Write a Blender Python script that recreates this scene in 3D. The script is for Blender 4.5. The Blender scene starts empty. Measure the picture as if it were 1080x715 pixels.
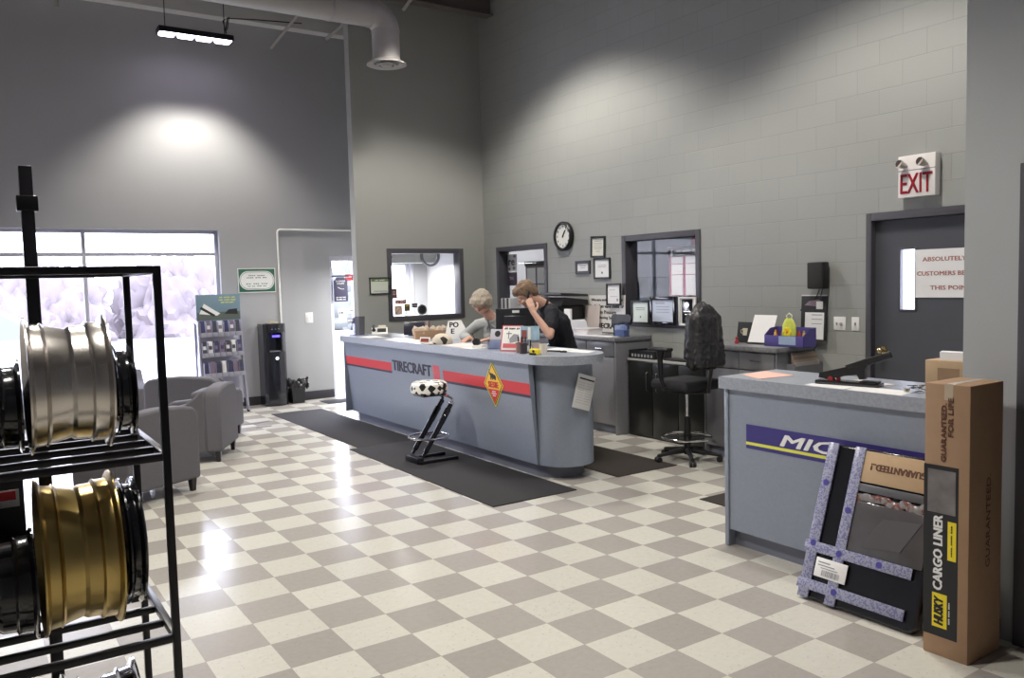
import bpy, bmesh, math, random
from mathutils import Vector, Matrix, noise
random.seed(7)
PI = math.pi
sc = bpy.context.scene
COL = sc.collection

# ------------------------------------------------------------------ materials
_mats = {}
def new_mat(name):
    m = bpy.data.materials.new(name); m.use_nodes = True
    nt = m.node_tree; b = nt.nodes['Principled BSDF']
    return m, nt, b
def inp(b, k, v):
    if k in b.inputs: b.inputs[k].default_value = v
def M(name, col, rough=.5, metal=0, spec=.5, coat=0, var=0, vscale=8, bump=0, bscale=60, emit=None, es=0, trans=0, alpha=1, ior=1.45):
    if name in _mats: return _mats[name]
    m, nt, b = new_mat(name)
    c = (*col, 1)
    inp(b, 'Base Color', c); inp(b, 'Roughness', rough); inp(b, 'Metallic', metal)
    inp(b, 'Specular IOR Level', spec); inp(b, 'Coat Weight', coat); inp(b, 'Coat Roughness', .08)
    inp(b, 'Transmission Weight', trans); inp(b, 'Alpha', alpha); inp(b, 'IOR', ior)
    if emit: inp(b, 'Emission Color', (*emit, 1)); inp(b, 'Emission Strength', es)
    N, L = nt.nodes, nt.links
    tc = N.new('ShaderNodeTexCoord')
    ns = N.new('ShaderNodeTexNoise'); ns.inputs['Scale'].default_value = vscale; ns.inputs['Detail'].default_value = 4
    L.new(tc.outputs['Object'], ns.inputs['Vector'])
    mr = N.new('ShaderNodeMapRange'); v = var if var else .04
    mr.inputs['To Min'].default_value = 1 - v; mr.inputs['To Max'].default_value = 1 + v
    L.new(ns.outputs['Fac'], mr.inputs['Value'])
    mx = N.new('ShaderNodeVectorMath'); mx.operation = 'SCALE'; mx.inputs[0].default_value = col
    L.new(mr.outputs['Result'], mx.inputs['Scale']); L.new(mx.outputs['Vector'], b.inputs['Base Color'])
    if bump:
        n2 = N.new('ShaderNodeTexNoise'); n2.inputs['Scale'].default_value = bscale
        L.new(tc.outputs['Object'], n2.inputs['Vector'])
        bp = N.new('ShaderNodeBump'); bp.inputs['Strength'].default_value = bump; bp.inputs['Distance'].default_value = .004
        L.new(n2.outputs['Fac'], bp.inputs['Height']); L.new(bp.outputs['Normal'], b.inputs['Normal'])
    _mats[name] = m
    return m
def floor_mat():
    m, nt, b = new_mat('vinyl_tiles'); N, L = nt.nodes, nt.links
    T = .3048; OX, OY = 2.66102, 3.28977
    g = N.new('ShaderNodeNewGeometry'); sp = N.new('ShaderNodeSeparateXYZ'); L.new(g.outputs['Position'], sp.inputs[0])
    def mth(op, a, bb=None):
        n = N.new('ShaderNodeMath'); n.operation = op
        for i, v in enumerate((a, bb)):
            if v is None: continue
            if isinstance(v, (int, float)): n.inputs[i].default_value = v
            else: L.new(v, n.inputs[i])
        return n.outputs[0]
    u = mth('DIVIDE', mth('SUBTRACT', sp.outputs[0], OX - 40*T), T)
    v = mth('DIVIDE', mth('SUBTRACT', sp.outputs[1], OY - 40*T), T)
    fu, fv = mth('FLOOR', u), mth('FLOOR', v)
    par = mth('MODULO', mth('ADD', fu, fv), 2)
    cid = N.new('ShaderNodeCombineXYZ'); L.new(fu, cid.inputs[0]); L.new(fv, cid.inputs[1])
    wn = N.new('ShaderNodeTexWhiteNoise'); L.new(cid.outputs[0], wn.inputs['Vector'])
    mixc = N.new('ShaderNodeMix'); mixc.data_type = 'RGBA'
    mixc.inputs['A'].default_value = (.41, .38, .35, 1); mixc.inputs['B'].default_value = (.66, .64, .575, 1)
    L.new(par, mixc.inputs['Factor'])
    # specks in the tiles
    vo = N.new('ShaderNodeTexVoronoi'); vo.inputs['Scale'].default_value = 75; L.new(g.outputs['Position'], vo.inputs['Vector'])
    vs = N.new('ShaderNodeSeparateColor'); L.new(vo.outputs['Color'], vs.inputs[0])
    spk = mth('MULTIPLY', mth('GREATER_THAN', vs.outputs[0], .93), mth('LESS_THAN', vo.outputs['Distance'], .35))
    ms = N.new('ShaderNodeMix'); ms.data_type = 'RGBA'; L.new(mth('MULTIPLY', spk, .38), ms.inputs['Factor'])
    L.new(mixc.outputs['Result'], ms.inputs['A']); ms.inputs['B'].default_value = (.30, .28, .25, 1)
    ns = N.new('ShaderNodeTexNoise'); ns.inputs['Scale'].default_value = 30; ns.inputs['Detail'].default_value = 5; L.new(g.outputs['Position'], ns.inputs['Vector'])
    sc1 = mth('ADD', mth('MULTIPLY', ns.outputs['Fac'], .16), mth('MULTIPLY', wn.outputs['Value'], .07))
    vm = N.new('ShaderNodeVectorMath'); vm.operation = 'SCALE'; L.new(ms.outputs['Result'], vm.inputs[0]); L.new(mth('ADD', sc1, .88), vm.inputs['Scale'])
    # seams
    eu = mth('ABSOLUTE', mth('SUBTRACT', mth('FRACT', u), .5)); ev = mth('ABSOLUTE', mth('SUBTRACT', mth('FRACT', v), .5))
    seam = mth('GREATER_THAN', mth('MAXIMUM', eu, ev), .4965)
    mm = N.new('ShaderNodeMix'); mm.data_type = 'RGBA'; L.new(mth('MULTIPLY', seam, .5), mm.inputs['Factor'])
    L.new(vm.outputs['Vector'], mm.inputs['A']); mm.inputs['B'].default_value = (.25, .23, .21, 1)
    L.new(mm.outputs['Result'], b.inputs['Base Color'])
    n3 = N.new('ShaderNodeTexNoise'); n3.inputs['Scale'].default_value = 1.3; n3.inputs['Detail'].default_value = 3; L.new(g.outputs['Position'], n3.inputs['Vector'])
    L.new(mth('ADD', mth('MULTIPLY', n3.outputs['Fac'], .10), .15), b.inputs['Roughness'])
    n4 = N.new('ShaderNodeTexNoise'); n4.inputs['Scale'].default_value = 5; L.new(g.outputs['Position'], n4.inputs['Vector'])
    bp = N.new('ShaderNodeBump'); bp.inputs['Strength'].default_value = .10; bp.inputs['Distance'].default_value = .01
    L.new(n4.outputs['Fac'], bp.inputs['Height']); L.new(bp.outputs['Normal'], b.inputs['Normal'])
    inp(b, 'Specular IOR Level', .5)
    return m
def block_mat(name, col, axis, joints=True):
    m, nt, b = new_mat(name); N, L = nt.nodes, nt.links
    g = N.new('ShaderNodeNewGeometry'); sp = N.new('ShaderNodeSeparateXYZ'); L.new(g.outputs['Position'], sp.inputs[0])
    cb = N.new('ShaderNodeCombineXYZ'); L.new(sp.outputs[axis], cb.inputs[0]); L.new(sp.outputs[2], cb.inputs[1])
    ns = N.new('ShaderNodeTexNoise'); ns.inputs['Scale'].default_value = 90; ns.inputs['Detail'].default_value = 4; L.new(g.outputs['Position'], ns.inputs['Vector'])
    n2 = N.new('ShaderNodeTexNoise'); n2.inputs['Scale'].default_value = 1.5; L.new(g.outputs['Position'], n2.inputs['Vector'])
    mr = N.new('ShaderNodeMapRange'); mr.inputs['To Min'].default_value = .95; mr.inputs['To Max'].default_value = 1.05; L.new(n2.outputs['Fac'], mr.inputs['Value'])
    vm = N.new('ShaderNodeVectorMath'); vm.operation = 'SCALE'; L.new(mr.outputs['Result'], vm.inputs['Scale'])
    inp(b, 'Roughness', .55); inp(b, 'Specular IOR Level', .35)
    bp = N.new('ShaderNodeBump'); bp.inputs['Strength'].default_value = .4; bp.inputs['Distance'].default_value = .004
    if joints:
        br = N.new('ShaderNodeTexBrick'); br.offset = .5
        br.inputs['Scale'].default_value = 1; br.inputs['Brick Width'].default_value = .4064; br.inputs['Row Height'].default_value = .2032
        br.inputs['Mortar Size'].default_value = .0045; br.inputs['Mortar Smooth'].default_value = .6
        br.inputs['Color1'].default_value = (*col, 1); br.inputs['Color2'].default_value = (*[c*.965 for c in col], 1)
        br.inputs['Mortar'].default_value = (*[c*.86 for c in col], 1)
        L.new(cb.outputs[0], br.inputs['Vector']); L.new(br.outputs['Color'], vm.inputs[0])
        mx = N.new('ShaderNodeMath'); mx.operation = 'MULTIPLY_ADD'; L.new(br.outputs['Fac'], mx.inputs[0]); mx.inputs[1].default_value = -1.0
        ml = N.new('ShaderNodeMath'); ml.operation = 'MULTIPLY'; ml.inputs[1].default_value = .35; L.new(ns.outputs['Fac'], ml.inputs[0])
        L.new(ml.outputs[0], mx.inputs[2]); L.new(mx.outputs[0], bp.inputs['Height'])
    else:
        vm.inputs[0].default_value = col; L.new(ns.outputs['Fac'], bp.inputs['Height']); bp.inputs['Strength'].default_value = .15
    L.new(vm.outputs['Vector'], b.inputs['Base Color']); L.new(bp.outputs['Normal'], b.inputs['Normal'])
    return m
def laminate(name, col, amt=.25):
    m, nt, b = new_mat(name); N, L = nt.nodes, nt.links
    g = N.new('ShaderNodeNewGeometry')
    ns = N.new('ShaderNodeTexNoise'); ns.inputs['Scale'].default_value = 45; ns.inputs['Detail'].default_value = 8; ns.inputs['Roughness'].default_value = .75
    L.new(g.outputs['Position'], ns.inputs['Vector'])
    rp = N.new('ShaderNodeValToRGB'); L.new(ns.outputs['Fac'], rp.inputs[0])
    rp.color_ramp.elements[0].position = .32; rp.color_ramp.elements[1].position = .68
    rp.color_ramp.elements[0].color = (*[c*(1-amt) for c in col], 1); rp.color_ramp.elements[1].color = (*[min(1, c*(1+amt)) for c in col], 1)
    L.new(rp.outputs[0], b.inputs['Base Color']); inp(b, 'Roughness', .32)
    return m
def glass_mat(name, tint=(1, 1, 1), refl=.07):
    m = bpy.data.materials.new(name); m.use_nodes = True; nt = m.node_tree; N, L = nt.nodes, nt.links
    for n in list(N): N.remove(n)
    o = N.new('ShaderNodeOutputMaterial'); t = N.new('ShaderNodeBsdfTransparent'); t.inputs[0].default_value = (*tint, 1)
    g = N.new('ShaderNodeBsdfGlossy'); g.inputs['Roughness'].default_value = .02
    lw = N.new('ShaderNodeLayerWeight'); lw.inputs['Blend'].default_value = .5; pw = N.new('ShaderNodeMath'); pw.operation = 'POWER'; pw.inputs[1].default_value = 4; L.new(lw.outputs['Facing'], pw.inputs[0])
    f = N.new('ShaderNodeMath'); f.operation = 'MULTIPLY_ADD'; f.inputs[1].default_value = .4; f.inputs[2].default_value = .011; L.new(pw.outputs[0], f.inputs[0])
    mx = N.new('ShaderNodeMixShader'); L.new(f.outputs[0], mx.inputs[0]); L.new(t.outputs[0], mx.inputs[1]); L.new(g.outputs[0], mx.inputs[2]); L.new(mx.outputs[0], o.inputs[0])
    return m
def two_tone(name, c1, c2, scale, thr=.5, rough=.45, blob=False):
    m, nt, b = new_mat(name); N, L = nt.nodes, nt.links
    tc = N.new('ShaderNodeTexCoord'); vo = N.new('ShaderNodeTexVoronoi'); vo.inputs['Scale'].default_value = scale
    L.new(tc.outputs['Object'], vo.inputs['Vector'])
    s = N.new('ShaderNodeSeparateColor'); L.new(vo.outputs['Color'], s.inputs[0])
    gt = N.new('ShaderNodeMath'); gt.operation = 'GREATER_THAN'; gt.inputs[1].default_value = thr; L.new(vo.outputs['Distance'] if blob else s.outputs[0], gt.inputs[0])
    if blob: vo.inputs['Randomness'].default_value = .55; vo.distance = 'MANHATTAN'
    mx = N.new('ShaderNodeMix'); mx.data_type = 'RGBA'; mx.inputs['A'].default_value = (*c1, 1); mx.inputs['B'].default_value = (*c2, 1)
    L.new(gt.outputs[0], mx.inputs['Factor']); L.new(mx.outputs['Result'], b.inputs['Base Color']); inp(b, 'Roughness', rough)
    return m

WALLC = (.335, .342, .325)
m_wr = block_mat('painted_block_wall', WALLC, 1)
m_wi = block_mat('painted_plaster_olive_grey', (.335, .338, .32), 0, False)
m_wf = block_mat('painted_plaster_grey', (.38, .38, .39), 0, False)
m_wing = block_mat('painted_plaster_blue_grey', (.43, .45, .465), 0, False)
m_white = M('white_paint', (.80, .80, .78), .5)
m_bay = M('bay_wall_paint', (.62, .62, .64), .6)
m_floor = floor_mat()
m_ceil = M('ceiling_deck', (.20, .19, .19), .7)
m_steel = M('painted_steel', (.36, .345, .335), .5)
m_body = laminate('blue_grey_laminate', (.245, .278, .345), .06)
m_top = laminate('speckled_grey_laminate', (.31, .335, .39), .17)
m_kick = M('kick_laminate', (.17, .18, .23), .45)
m_cab = laminate('grey_cabinet_laminate', (.20, .20, .22), .06)
m_dframe = M('dark_door_frame', (.075, .072, .085), .45)
m_door = M('dark_grey_door', (.075, .078, .092), .5, var=.06, vscale=3)
m_black = M('black_plastic', (.016, .016, .018), .4)
m_gloss = M('gloss_black', (.012, .012, .016), .12, coat=.6)
m_blkmetal = M('black_powder_coat', (.010, .009, .013), .35)
m_chrome = M('chrome', (.82, .82, .84), .12, 1)
m_silver = M('brushed_silver', (.72, .68, .64), .24, 1, bump=.1, bscale=200)
m_gold = M('gold_anodised', (.50, .37, .14), .32, 1)
m_rubber = M('black_rubber', (.02, .02, .02), .8)
m_mat = M('ribbed_carpet_mat', (.038, .036, .040), .9, bump=.6, bscale=220, var=.2, vscale=60)
m_mat2 = M('brown_black_mat', (.035, .028, .024), .9, bump=.5, bscale=200)
m_paper = M('paper_white', (.83, .82, .82), .6)
m_paperp = M('paper_pinkish', (.80, .70, .68), .6)
m_pink = M('pink_paper', (.85, .50, .42), .6)
m_red = M('red_vinyl', (.62, .035, .045), .4)
m_vblack = M('black_vinyl', (.03, .025, .05), .4)
m_card = M('cardboard', (.36, .225, .135), .75, var=.08, vscale=20)
m_card2 = M('cardboard_pale', (.46, .32, .19), .75, var=.08, vscale=20)
m_ink = M('black_ink', (.02, .02, .022), .6)
m_inkgrey = M('grey_ink', (.25, .25, .28), .6)
m_inkbrown = M('brown_ink', (.12, .05, .03), .7)
m_yellow = M('yellow_print', (.85, .68, .03), .4)
m_navy = M('navy_vinyl', (.045, .035, .20), .35)
m_glass = glass_mat('clear_glass')
m_alu = M('window_aluminium', (.50, .50, .58), .4, .3)
m_chairf = M('grey_upholstery', (.125, .12, .135), .9, bump=.25, bscale=400, var=.08, vscale=60)
m_chairl = M('pale_upholstery', (.36, .345, .38), .9, bump=.25, bscale=400)
m_leg = M('dark_wood_leg', (.02, .015, .015), .4)
m_skin = M('skin', (.56, .33, .25), .5, var=.06, vscale=25)
m_hairg = M('grey_blond_hair', (.36, .31, .25), .75, var=.35, vscale=60, bump=.8, bscale=150)
m_hairb = M('brown_hair', (.20, .13, .085), .75, var=.35, vscale=60, bump=.8, bscale=150)
m_shirtg = M('light_grey_shirt', (.42, .43, .42), .9, var=.08, vscale=14, bump=.3, bscale=40)
m_shirtb = M('black_polo_shirt', (.012, .012, .018), .85, bump=.2, bscale=40)
m_pants = M('dark_trousers', (.03, .03, .045), .9)

# ------------------------------------------------------------------ mesh builder
class MB:
    def __init__(s, M0=None): s.bm = bmesh.new(); s.M = M0 or Matrix()
    def _x(s, vs, m=None):
        mm = s.M if m is None else s.M @ m
        for v in vs: v.co = mm @ v.co
    def box(s, x0, x1, y0, y1, z0, z1, bev=0, m=None, seg=2):
        r = bmesh.ops.create_cube(s.bm, size=1); vs = r['verts']
        for v in vs: v.co = Vector(((x0+x1)/2 + v.co.x*(x1-x0), (y0+y1)/2 + v.co.y*(y1-y0), (z0+z1)/2 + v.co.z*(z1-z0)))
        if bev:
            es = list({e for v in vs for e in v.link_edges})
            r2 = bmesh.ops.bevel(s.bm, geom=es, offset=bev, segments=seg, affect='EDGES', profile=.5)
            vs = list({v for f in r2['faces'] for v in f.verts} | {v for v in vs if v.is_valid})
        s._x(vs, m); return s
    def ring_lathe(s, prof, n=32, m=None, a0=0, a1=2*PI, cap=False, closed=False):
        # prof: list of (r, z) ; axis = local z
        full = abs(a1-a0-2*PI) < 1e-6; k = n if full else n+1; rings = []; vs = []
        for r, z in prof:
            if r < 1e-6:
                v = s.bm.verts.new((0, 0, z)); rings.append([v]); vs.append(v)
            else:
                rg = [s.bm.verts.new((r*math.cos(a0+(a1-a0)*i/n), r*math.sin(a0+(a1-a0)*i/n), z)) for i in range(k)]
                rings.append(rg); vs += rg
        if closed: rings.append(rings[0])
        for a, b in zip(rings[:-1], rings[1:]):
            for i in range(n):
                j = (i+1) % k if full else i+1
                try:
                    if len(a) == 1 and len(b) == 1: continue
                    if len(a) == 1: s.bm.faces.new((a[0], b[i], b[j]))
                    elif len(b) == 1: s.bm.faces.new((a[i], a[j], b[0]))
                    else: s.bm.faces.new((a[i], a[j], b[j], b[i]))
                except ValueError: pass
        if cap:
            for rg in (rings[0], rings[-1]):
                if len(rg) > 2:
                    try: s.bm.faces.new(rg)
                    except ValueError: pass
        s._x(vs, m); return s
    def cyl(s, p0, p1, r0, r1=None, n=16):
        r1 = r0 if r1 is None else r1
        p0, p1 = Vector(p0), Vector(p1); d = p1-p0
        q = d.to_track_quat('Z', 'Y').to_matrix().to_4x4(); q.translation = p0
        return s.ring_lathe([(r0, 0), (r1, d.length)], n, q, cap=True)
    def tube(s, pts, r, n=10, closed=False):
        pts = [Vector(p) for p in pts]; rings = []; N_ = len(pts); up = None
        for i, p in enumerate(pts):
            if closed: t = (pts[(i+1) % N_]-pts[i-1]).normalized()
            else: t = ((pts[min(i+1, N_-1)]-p).normalized() + (p-pts[max(i-1, 0)]).normalized()).normalized()
            if up is None: up = Vector((0, 0, 1)) if abs(t.z) < .9 else Vector((1, 0, 0))
            a = t.cross(up).normalized(); b_ = a.cross(t).normalized(); up = b_
            rr = r[i] if isinstance(r, (list, tuple)) else r
            rings.append([s.bm.verts.new(p + a*rr*math.cos(2*PI*k/n) + b_*rr*math.sin(2*PI*k/n)) for k in range(n)])
        prs = list(zip(rings[:-1], rings[1:])) + ([(rings[-1], rings[0])] if closed else [])
        for A, B in prs:
            for k in range(n): s.bm.faces.new((A[k], A[(k+1) % n], B[(k+1) % n], B[k]))
        if not closed: s.bm.faces.new(rings[0][::-1]); s.bm.faces.new(rings[-1])
        s._x([v for rg in rings for v in rg]); return s
    def prism(s, poly, a, b, axis='z', m=None):
        def P(p, h): return {'z': (p[0], p[1], h), 'y': (p[0], h, p[1]), 'x': (h, p[0], p[1])}[axis]
        A = [s.bm.verts.new(P(p, a)) for p in poly]; B = [s.bm.verts.new(P(p, b)) for p in poly]
        n = len(poly); s.bm.faces.new(A[::-1]); s.bm.faces.new(B)
        for i in range(n): s.bm.faces.new((A[i], A[(i+1) % n], B[(i+1) % n], B[i]))
        s._x(A+B, m); return s
    def ball(s, c, rx, ry=None, rz=None, n=16, rot=None):
        ry = rx if ry is None else ry; rz = rx if rz is None else rz
        r = bmesh.ops.create_uvsphere(s.bm, u_segments=n, v_segments=max(6, n*2//3), radius=1)
        mm = Matrix.Translation(c) @ (rot.to_4x4() if rot else Matrix()) @ Matrix.Diagonal((rx, ry, rz, 1))
        s._x(r['verts'], mm); return s
    def caps(s, p0, r0, p1, r1, n=14):
        p0, p1 = Vector(p0), Vector(p1); d = p1-p0; Ln = max(d.length, 1e-5)
        q = d.to_track_quat('Z', 'Y').to_matrix().to_4x4(); q.translation = p0
        prof = [(r0*math.cos(t), r0*math.sin(t)) for t in [-PI/2, -PI/3, -PI/6, 0]] + [(r1*math.cos(t), Ln+r1*math.sin(t)) for t in [0, PI/6, PI/3, PI/2]]
        return s.ring_lathe([(max(0, a), b_) for a, b_ in prof], n, q)
    def chain(s, pts):  # [(p, r), ...]
        for (a, ra), (b_, rb) in zip(pts[:-1], pts[1:]): s.caps(a, ra, b_, rb)
        return s
    def quad(s, pts):
        s.bm.faces.new([s.bm.verts.new(s.M @ Vector(p)) for p in pts]); return s
    def finish(s, me, mat, smooth=True, ang=35):
        bmesh.ops.recalc_face_normals(s.bm, faces=s.bm.faces)
        s.bm.to_mesh(me); s.bm.free()
        for mt in (mat if isinstance(mat, (list, tuple)) else [mat]): me.materials.append(mt)
        if smooth:
            for p in me.polygons: p.use_smooth = True
            me.set_sharp_from_angle(angle=math.radians(ang))
        me.update()
def build(name, mb, mat, parent=None, world=False, label=None, smooth=True, ang=35):
    me = bpy.data.meshes.new(name); mb.finish(me, mat, smooth, ang)
    o = bpy.data.objects.new(name, me); COL.objects.link(o)
    if parent is not None:
        o.parent = parent
        if world: me.transform(wm(parent).inverted())
    if label: o['label'] = label
    return o
def wm(o):
    m = Matrix.LocRotScale(o.location, o.rotation_euler, o.scale)
    return wm(o.parent) @ m if o.parent else m
def tag(o, label, cat, group=None, kind=None):
    o['label'] = label; o['category'] = cat
    if group: o['group'] = group
    if kind: o['kind'] = kind
    return o
def thing(name, label, cat, loc=(0, 0, 0), rotz=0, group=None, rot=None):
    o = bpy.data.objects.new(name, None); COL.objects.link(o); o.empty_display_size = .1
    o.location = loc; o.rotation_euler = rot or (0, 0, rotz)
    return tag(o, label, cat, group)
def solo(name, mb, mat, label, cat, loc=(0, 0, 0), rotz=0, group=None, rot=None, **kw):
    o = build(name, mb, mat, **kw); o.location = loc; o.rotation_euler = rot or (0, 0, rotz)
    return tag(o, label, cat, group)
def struct(name, mb, mat, parent=None, **kw):
    o = build(name, mb, mat, parent, **kw)
    if parent is None: o['kind'] = 'structure'
    return o
def sthing(name, loc=(0, 0, 0), rotz=0):
    o = bpy.data.objects.new(name, None); COL.objects.link(o); o.location = loc; o.rotation_euler = (0, 0, rotz); o['kind'] = 'structure'; return o
def text(name, s_, w, h, mat, parent, loc, M0=None, depth=.001, shear=0, off=0, rot=0, flip=False, world=False, label=None, bold=0):
    """lettering in the local xz plane facing -y, centred at loc, fitted to w x h"""
    cu = bpy.data.curves.new(name, 'FONT'); cu.body = s_; cu.align_x = 'CENTER'; cu.extrude = .004; cu.offset = min(off, .006); cu.shear = shear; cu.resolution_u = 2
    t = bpy.data.objects.new(name, cu); COL.objects.link(t)
    bpy.context.view_layer.update(); dg = bpy.context.evaluated_depsgraph_get()
    me = bpy.data.meshes.new_from_object(t.evaluated_get(dg)); bpy.data.objects.remove(t)
    xs = [v.co.x for v in me.vertices]; ys = [v.co.y for v in me.vertices]
    cx, cy = (min(xs)+max(xs))/2, (min(ys)+max(ys))/2; sx, sy = w/(max(xs)-min(xs)), h/(max(ys)-min(ys))
    R = Matrix.Rotation(rot, 4, 'Y')
    if bold:
        bm_ = bmesh.new(); bm_.from_mesh(me); g0 = bm_.verts[:] + bm_.edges[:] + bm_.faces[:]
        for i_, (ax, ay) in enumerate(((1, 0), (-1, 0), (0, 1), (0, -1), (.7, .7), (-.7, -.7), (.7, -.7), (-.7, .7))):
            d_ = bmesh.ops.duplicate(bm_, geom=g0)
            for v_ in d_['geom']:
                if isinstance(v_, bmesh.types.BMVert): v_.co += Vector((ax*bold*.8/sx*h, ay*bold*.35/sy*h, (i_+1)*.0009))
        bm_.to_mesh(me); bm_.free()
    mm = Matrix.Translation(loc) @ R @ Matrix(((sx, 0, 0, -cx*sx), (0, 0, -depth/.008, -depth/2), (0, sy, 0, -cy*sy), (0, 0, 0, 1)))
    if M0 is not None: mm = M0 @ mm
    me.transform(mm)
    me.materials.clear(); me.materials.append(mat)
    o = bpy.data.objects.new(name, me); COL.objects.link(o); o.parent = parent
    if world: me.transform(wm(parent).inverted())
    if label: o['label'] = label
    return o
def fakeline(name, w, h, mat, parent, loc, words=4, seed=1, M0=None):
    """a line of print too small to read in the photograph"""
    rnd = random.Random(seed); ws = [rnd.uniform(.6, 1.4) for _ in range(words)]; k = w/(sum(ws)+.25*(words-1)); b = MB(M0) if M0 is not None else MB(); x = -w/2
    for q in ws:
        n = max(2, int(q*4)); cw = q*k/n
        for i in range(n): b.box(loc[0]+x+cw*i, loc[0]+x+cw*(i+.72), loc[1]-.001, loc[1]+.0005, loc[2]-h/2*rnd.uniform(.7, 1), loc[2]+h/2*rnd.uniform(.7, 1))
        x += q*k+.25*k
    return build(name, b, mat, parent)
def copy_tree(o, parent=None):
    c = o.copy(); COL.objects.link(c); c.parent = parent
    for ch in list(o.children): copy_tree(ch, c)
    return c
def remeshed(name, mb, mat, parent, voxel=.008, smooth=3, disp=0, world=True):
    me = bpy.data.meshes.new(name); mb.finish(me, mat)
    t = bpy.data.objects.new(name, me); COL.objects.link(t)
    md = t.modifiers.new('r', 'REMESH'); md.mode = 'VOXEL'; md.voxel_size = voxel; md.use_smooth_shade = True
    sm = t.modifiers.new('s', 'SMOOTH'); sm.factor = .5; sm.iterations = smooth
    bpy.context.view_layer.update(); dg = bpy.context.evaluated_depsgraph_get()
    m2 = bpy.data.meshes.new_from_object(t.evaluated_get(dg)); bpy.data.objects.remove(t)
    if disp:
        for v in m2.vertices:
            n = noise.noise(v.co*26)+.5*noise.noise(v.co*60); v.co += v.normal*n*disp
    if not m2.materials: m2.materials.append(mat)
    for p in m2.polygons: p.use_smooth = True
    m2.name = name
    o = bpy.data.objects.new(name, m2); COL.objects.link(o); o.parent = parent
    if world and parent is not None: m2.transform(wm(parent).inverted())
    return o

# ------------------------------------------------------------------ camera
h_, pitch, roll, yaw = 1.73156549, .0694787746, -.0255468127, .586873984
fw = Vector((math.sin(yaw)*math.cos(pitch), math.cos(yaw)*math.cos(pitch), -math.sin(pitch)))
r0 = Vector((math.cos(yaw), -math.sin(yaw), 0)); u0 = r0.cross(fw)
rr = r0*math.cos(roll)+u0*math.sin(roll); uu = -r0*math.sin(roll)+u0*math.cos(roll)
cam = bpy.data.cameras.new('camera'); camo = bpy.data.objects.new('camera', cam); COL.objects.link(camo)
cam.sensor_width = 36; cam.lens = 863.12/1080*36; cam.clip_start = .05; cam.clip_end = 300
camo.matrix_world = Matrix(((rr.x, uu.x, -fw.x, 0), (rr.y, uu.y, -fw.y, 0), (rr.z, uu.z, -fw.z, h_), (0, 0, 0, 1)))
sc.camera = camo

# ------------------------------------------------------------------ room shell
XR, YF, YI, ZC = 6.45, 12.2, 10.38, 5.92
def wall_cells(mb, axis, c0, c1, a0, a1, z0, z1, holes):
    A = sorted({a0, a1} | {h for H in holes for h in H[:2]}); Z = sorted({z0, z1} | {h for H in holes for h in H[2:]})
    for a, b in zip(A[:-1], A[1:]):
        for p, q in zip(Z[:-1], Z[1:]):
            ca, cz = (a+b)/2, (p+q)/2
            if any(H[0] < ca < H[1] and H[2] < cz < H[3] for H in holes): continue
            if axis == 'x': mb.box(c0, c1, a, b, p, q)
            else: mb.box(a, b, c0, c1, p, q)
    bmesh.ops.remove_doubles(mb.bm, verts=mb.bm.verts, dist=1e-5)
    # drop the faces shared by neighbouring cells
    seen = {}
    for f in list(mb.bm.faces):
        k = tuple(round(x, 4) for x in f.calc_center_median())
        seen.setdefault(k, []).append(f)
    dead = [f for fs in seen.values() if len(fs) > 1 for f in fs]
    bmesh.ops.delete(mb.bm, geom=dead, context='FACES')
    return mb
struct('floor', MB().box(-4.1, 6.65, -3.1, 12.4, -.12, 0), m_floor)
struct('floor_bay', MB().box(6.65, 10.5, 4.9, 12.4, -.12, 0), M('bay_concrete', (.35, .35, .36), .4))
struct('ceiling', MB().box(-4.2, 6.65, -3.2, 12.5, ZC, ZC+.12), m_ceil)
struct('ceiling_bay', MB().box(6.65, 10.5, 4.9, 12.4, ZC-2.4, ZC-2.28), m_bay)
W2 = (6.10, 7.29, 1.20, 2.235); W1 = (8.82, 10.02, 1.20, 2.235); WD = (3.05, 4.17, 0, 2.235)
struct('wall_right', wall_cells(MB(), 'x', XR, XR+.2, 2.05, 12.2, 0, ZC, [W2, W1, WD]), m_wr)
WL = (4.885, 6.06, 1.25, 2.225)
struct('wall_inner', wall_cells(MB(), 'y', YI, YI+.15, 4.42, XR, 0, ZC, [WL]), m_wi)
WB = (-2.6, 3.09, .36, 2.58); DE = (4.74, 6.2, 0, 2.21)
struct('wall_front', wall_cells(MB(), 'y', YF, YF+.2, -4.1, 4.74, 0, ZC, [WB]), m_wf)
struct('wall_entry', wall_cells(MB(), 'y', YF, YF+.2, 4.74, XR+.2, 0, ZC, [DE]), m_wf)
struct('wall_lobby', MB().box(XR-.01, XR-.001, YI+.16, YF-.001, 0, ZC-.01), m_white)
struct('wall_left', MB().box(-4.2, -4.1, -3.1, 12.4, 0, ZC), m_wf)
struct('wall_back', MB().box(-4.1, 3.95, -3.2, -3.1, 0, ZC), m_wf)
DC = (.86, 1.80, 0, 2.2)
struct('wall_corner', wall_cells(MB(), 'x', 3.95, 4.10, -3.1, 2.05, 0, ZC, [DC]), m_wing)
struct('wall_corner_return', MB().box(4.10, XR+.2, 1.93, 2.05, 0, ZC), m_wing)
struct('wall_closet', MB().box(5.0, 5.1, -3.1, 1.93, 0, ZC), m_wing)
# service bay behind the right wall
struct('wall_added_divider', MB().box(XR+.2, 10.4, 8.10, 8.20, 0, ZC-2.4), M('divider_blue_grey', (.26, .30, .36), .6))  # partition added to darken the view through the nearer bay window
struct('wall_bay', MB().box(10.4, 10.5, 4.9, 12.4, 0, ZC).box(XR+.2, 10.4, 4.9, 5.0, 0, ZC).box(XR+.2, 10.4, 12.3, 12.4, 0, ZC), m_bay)
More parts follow.
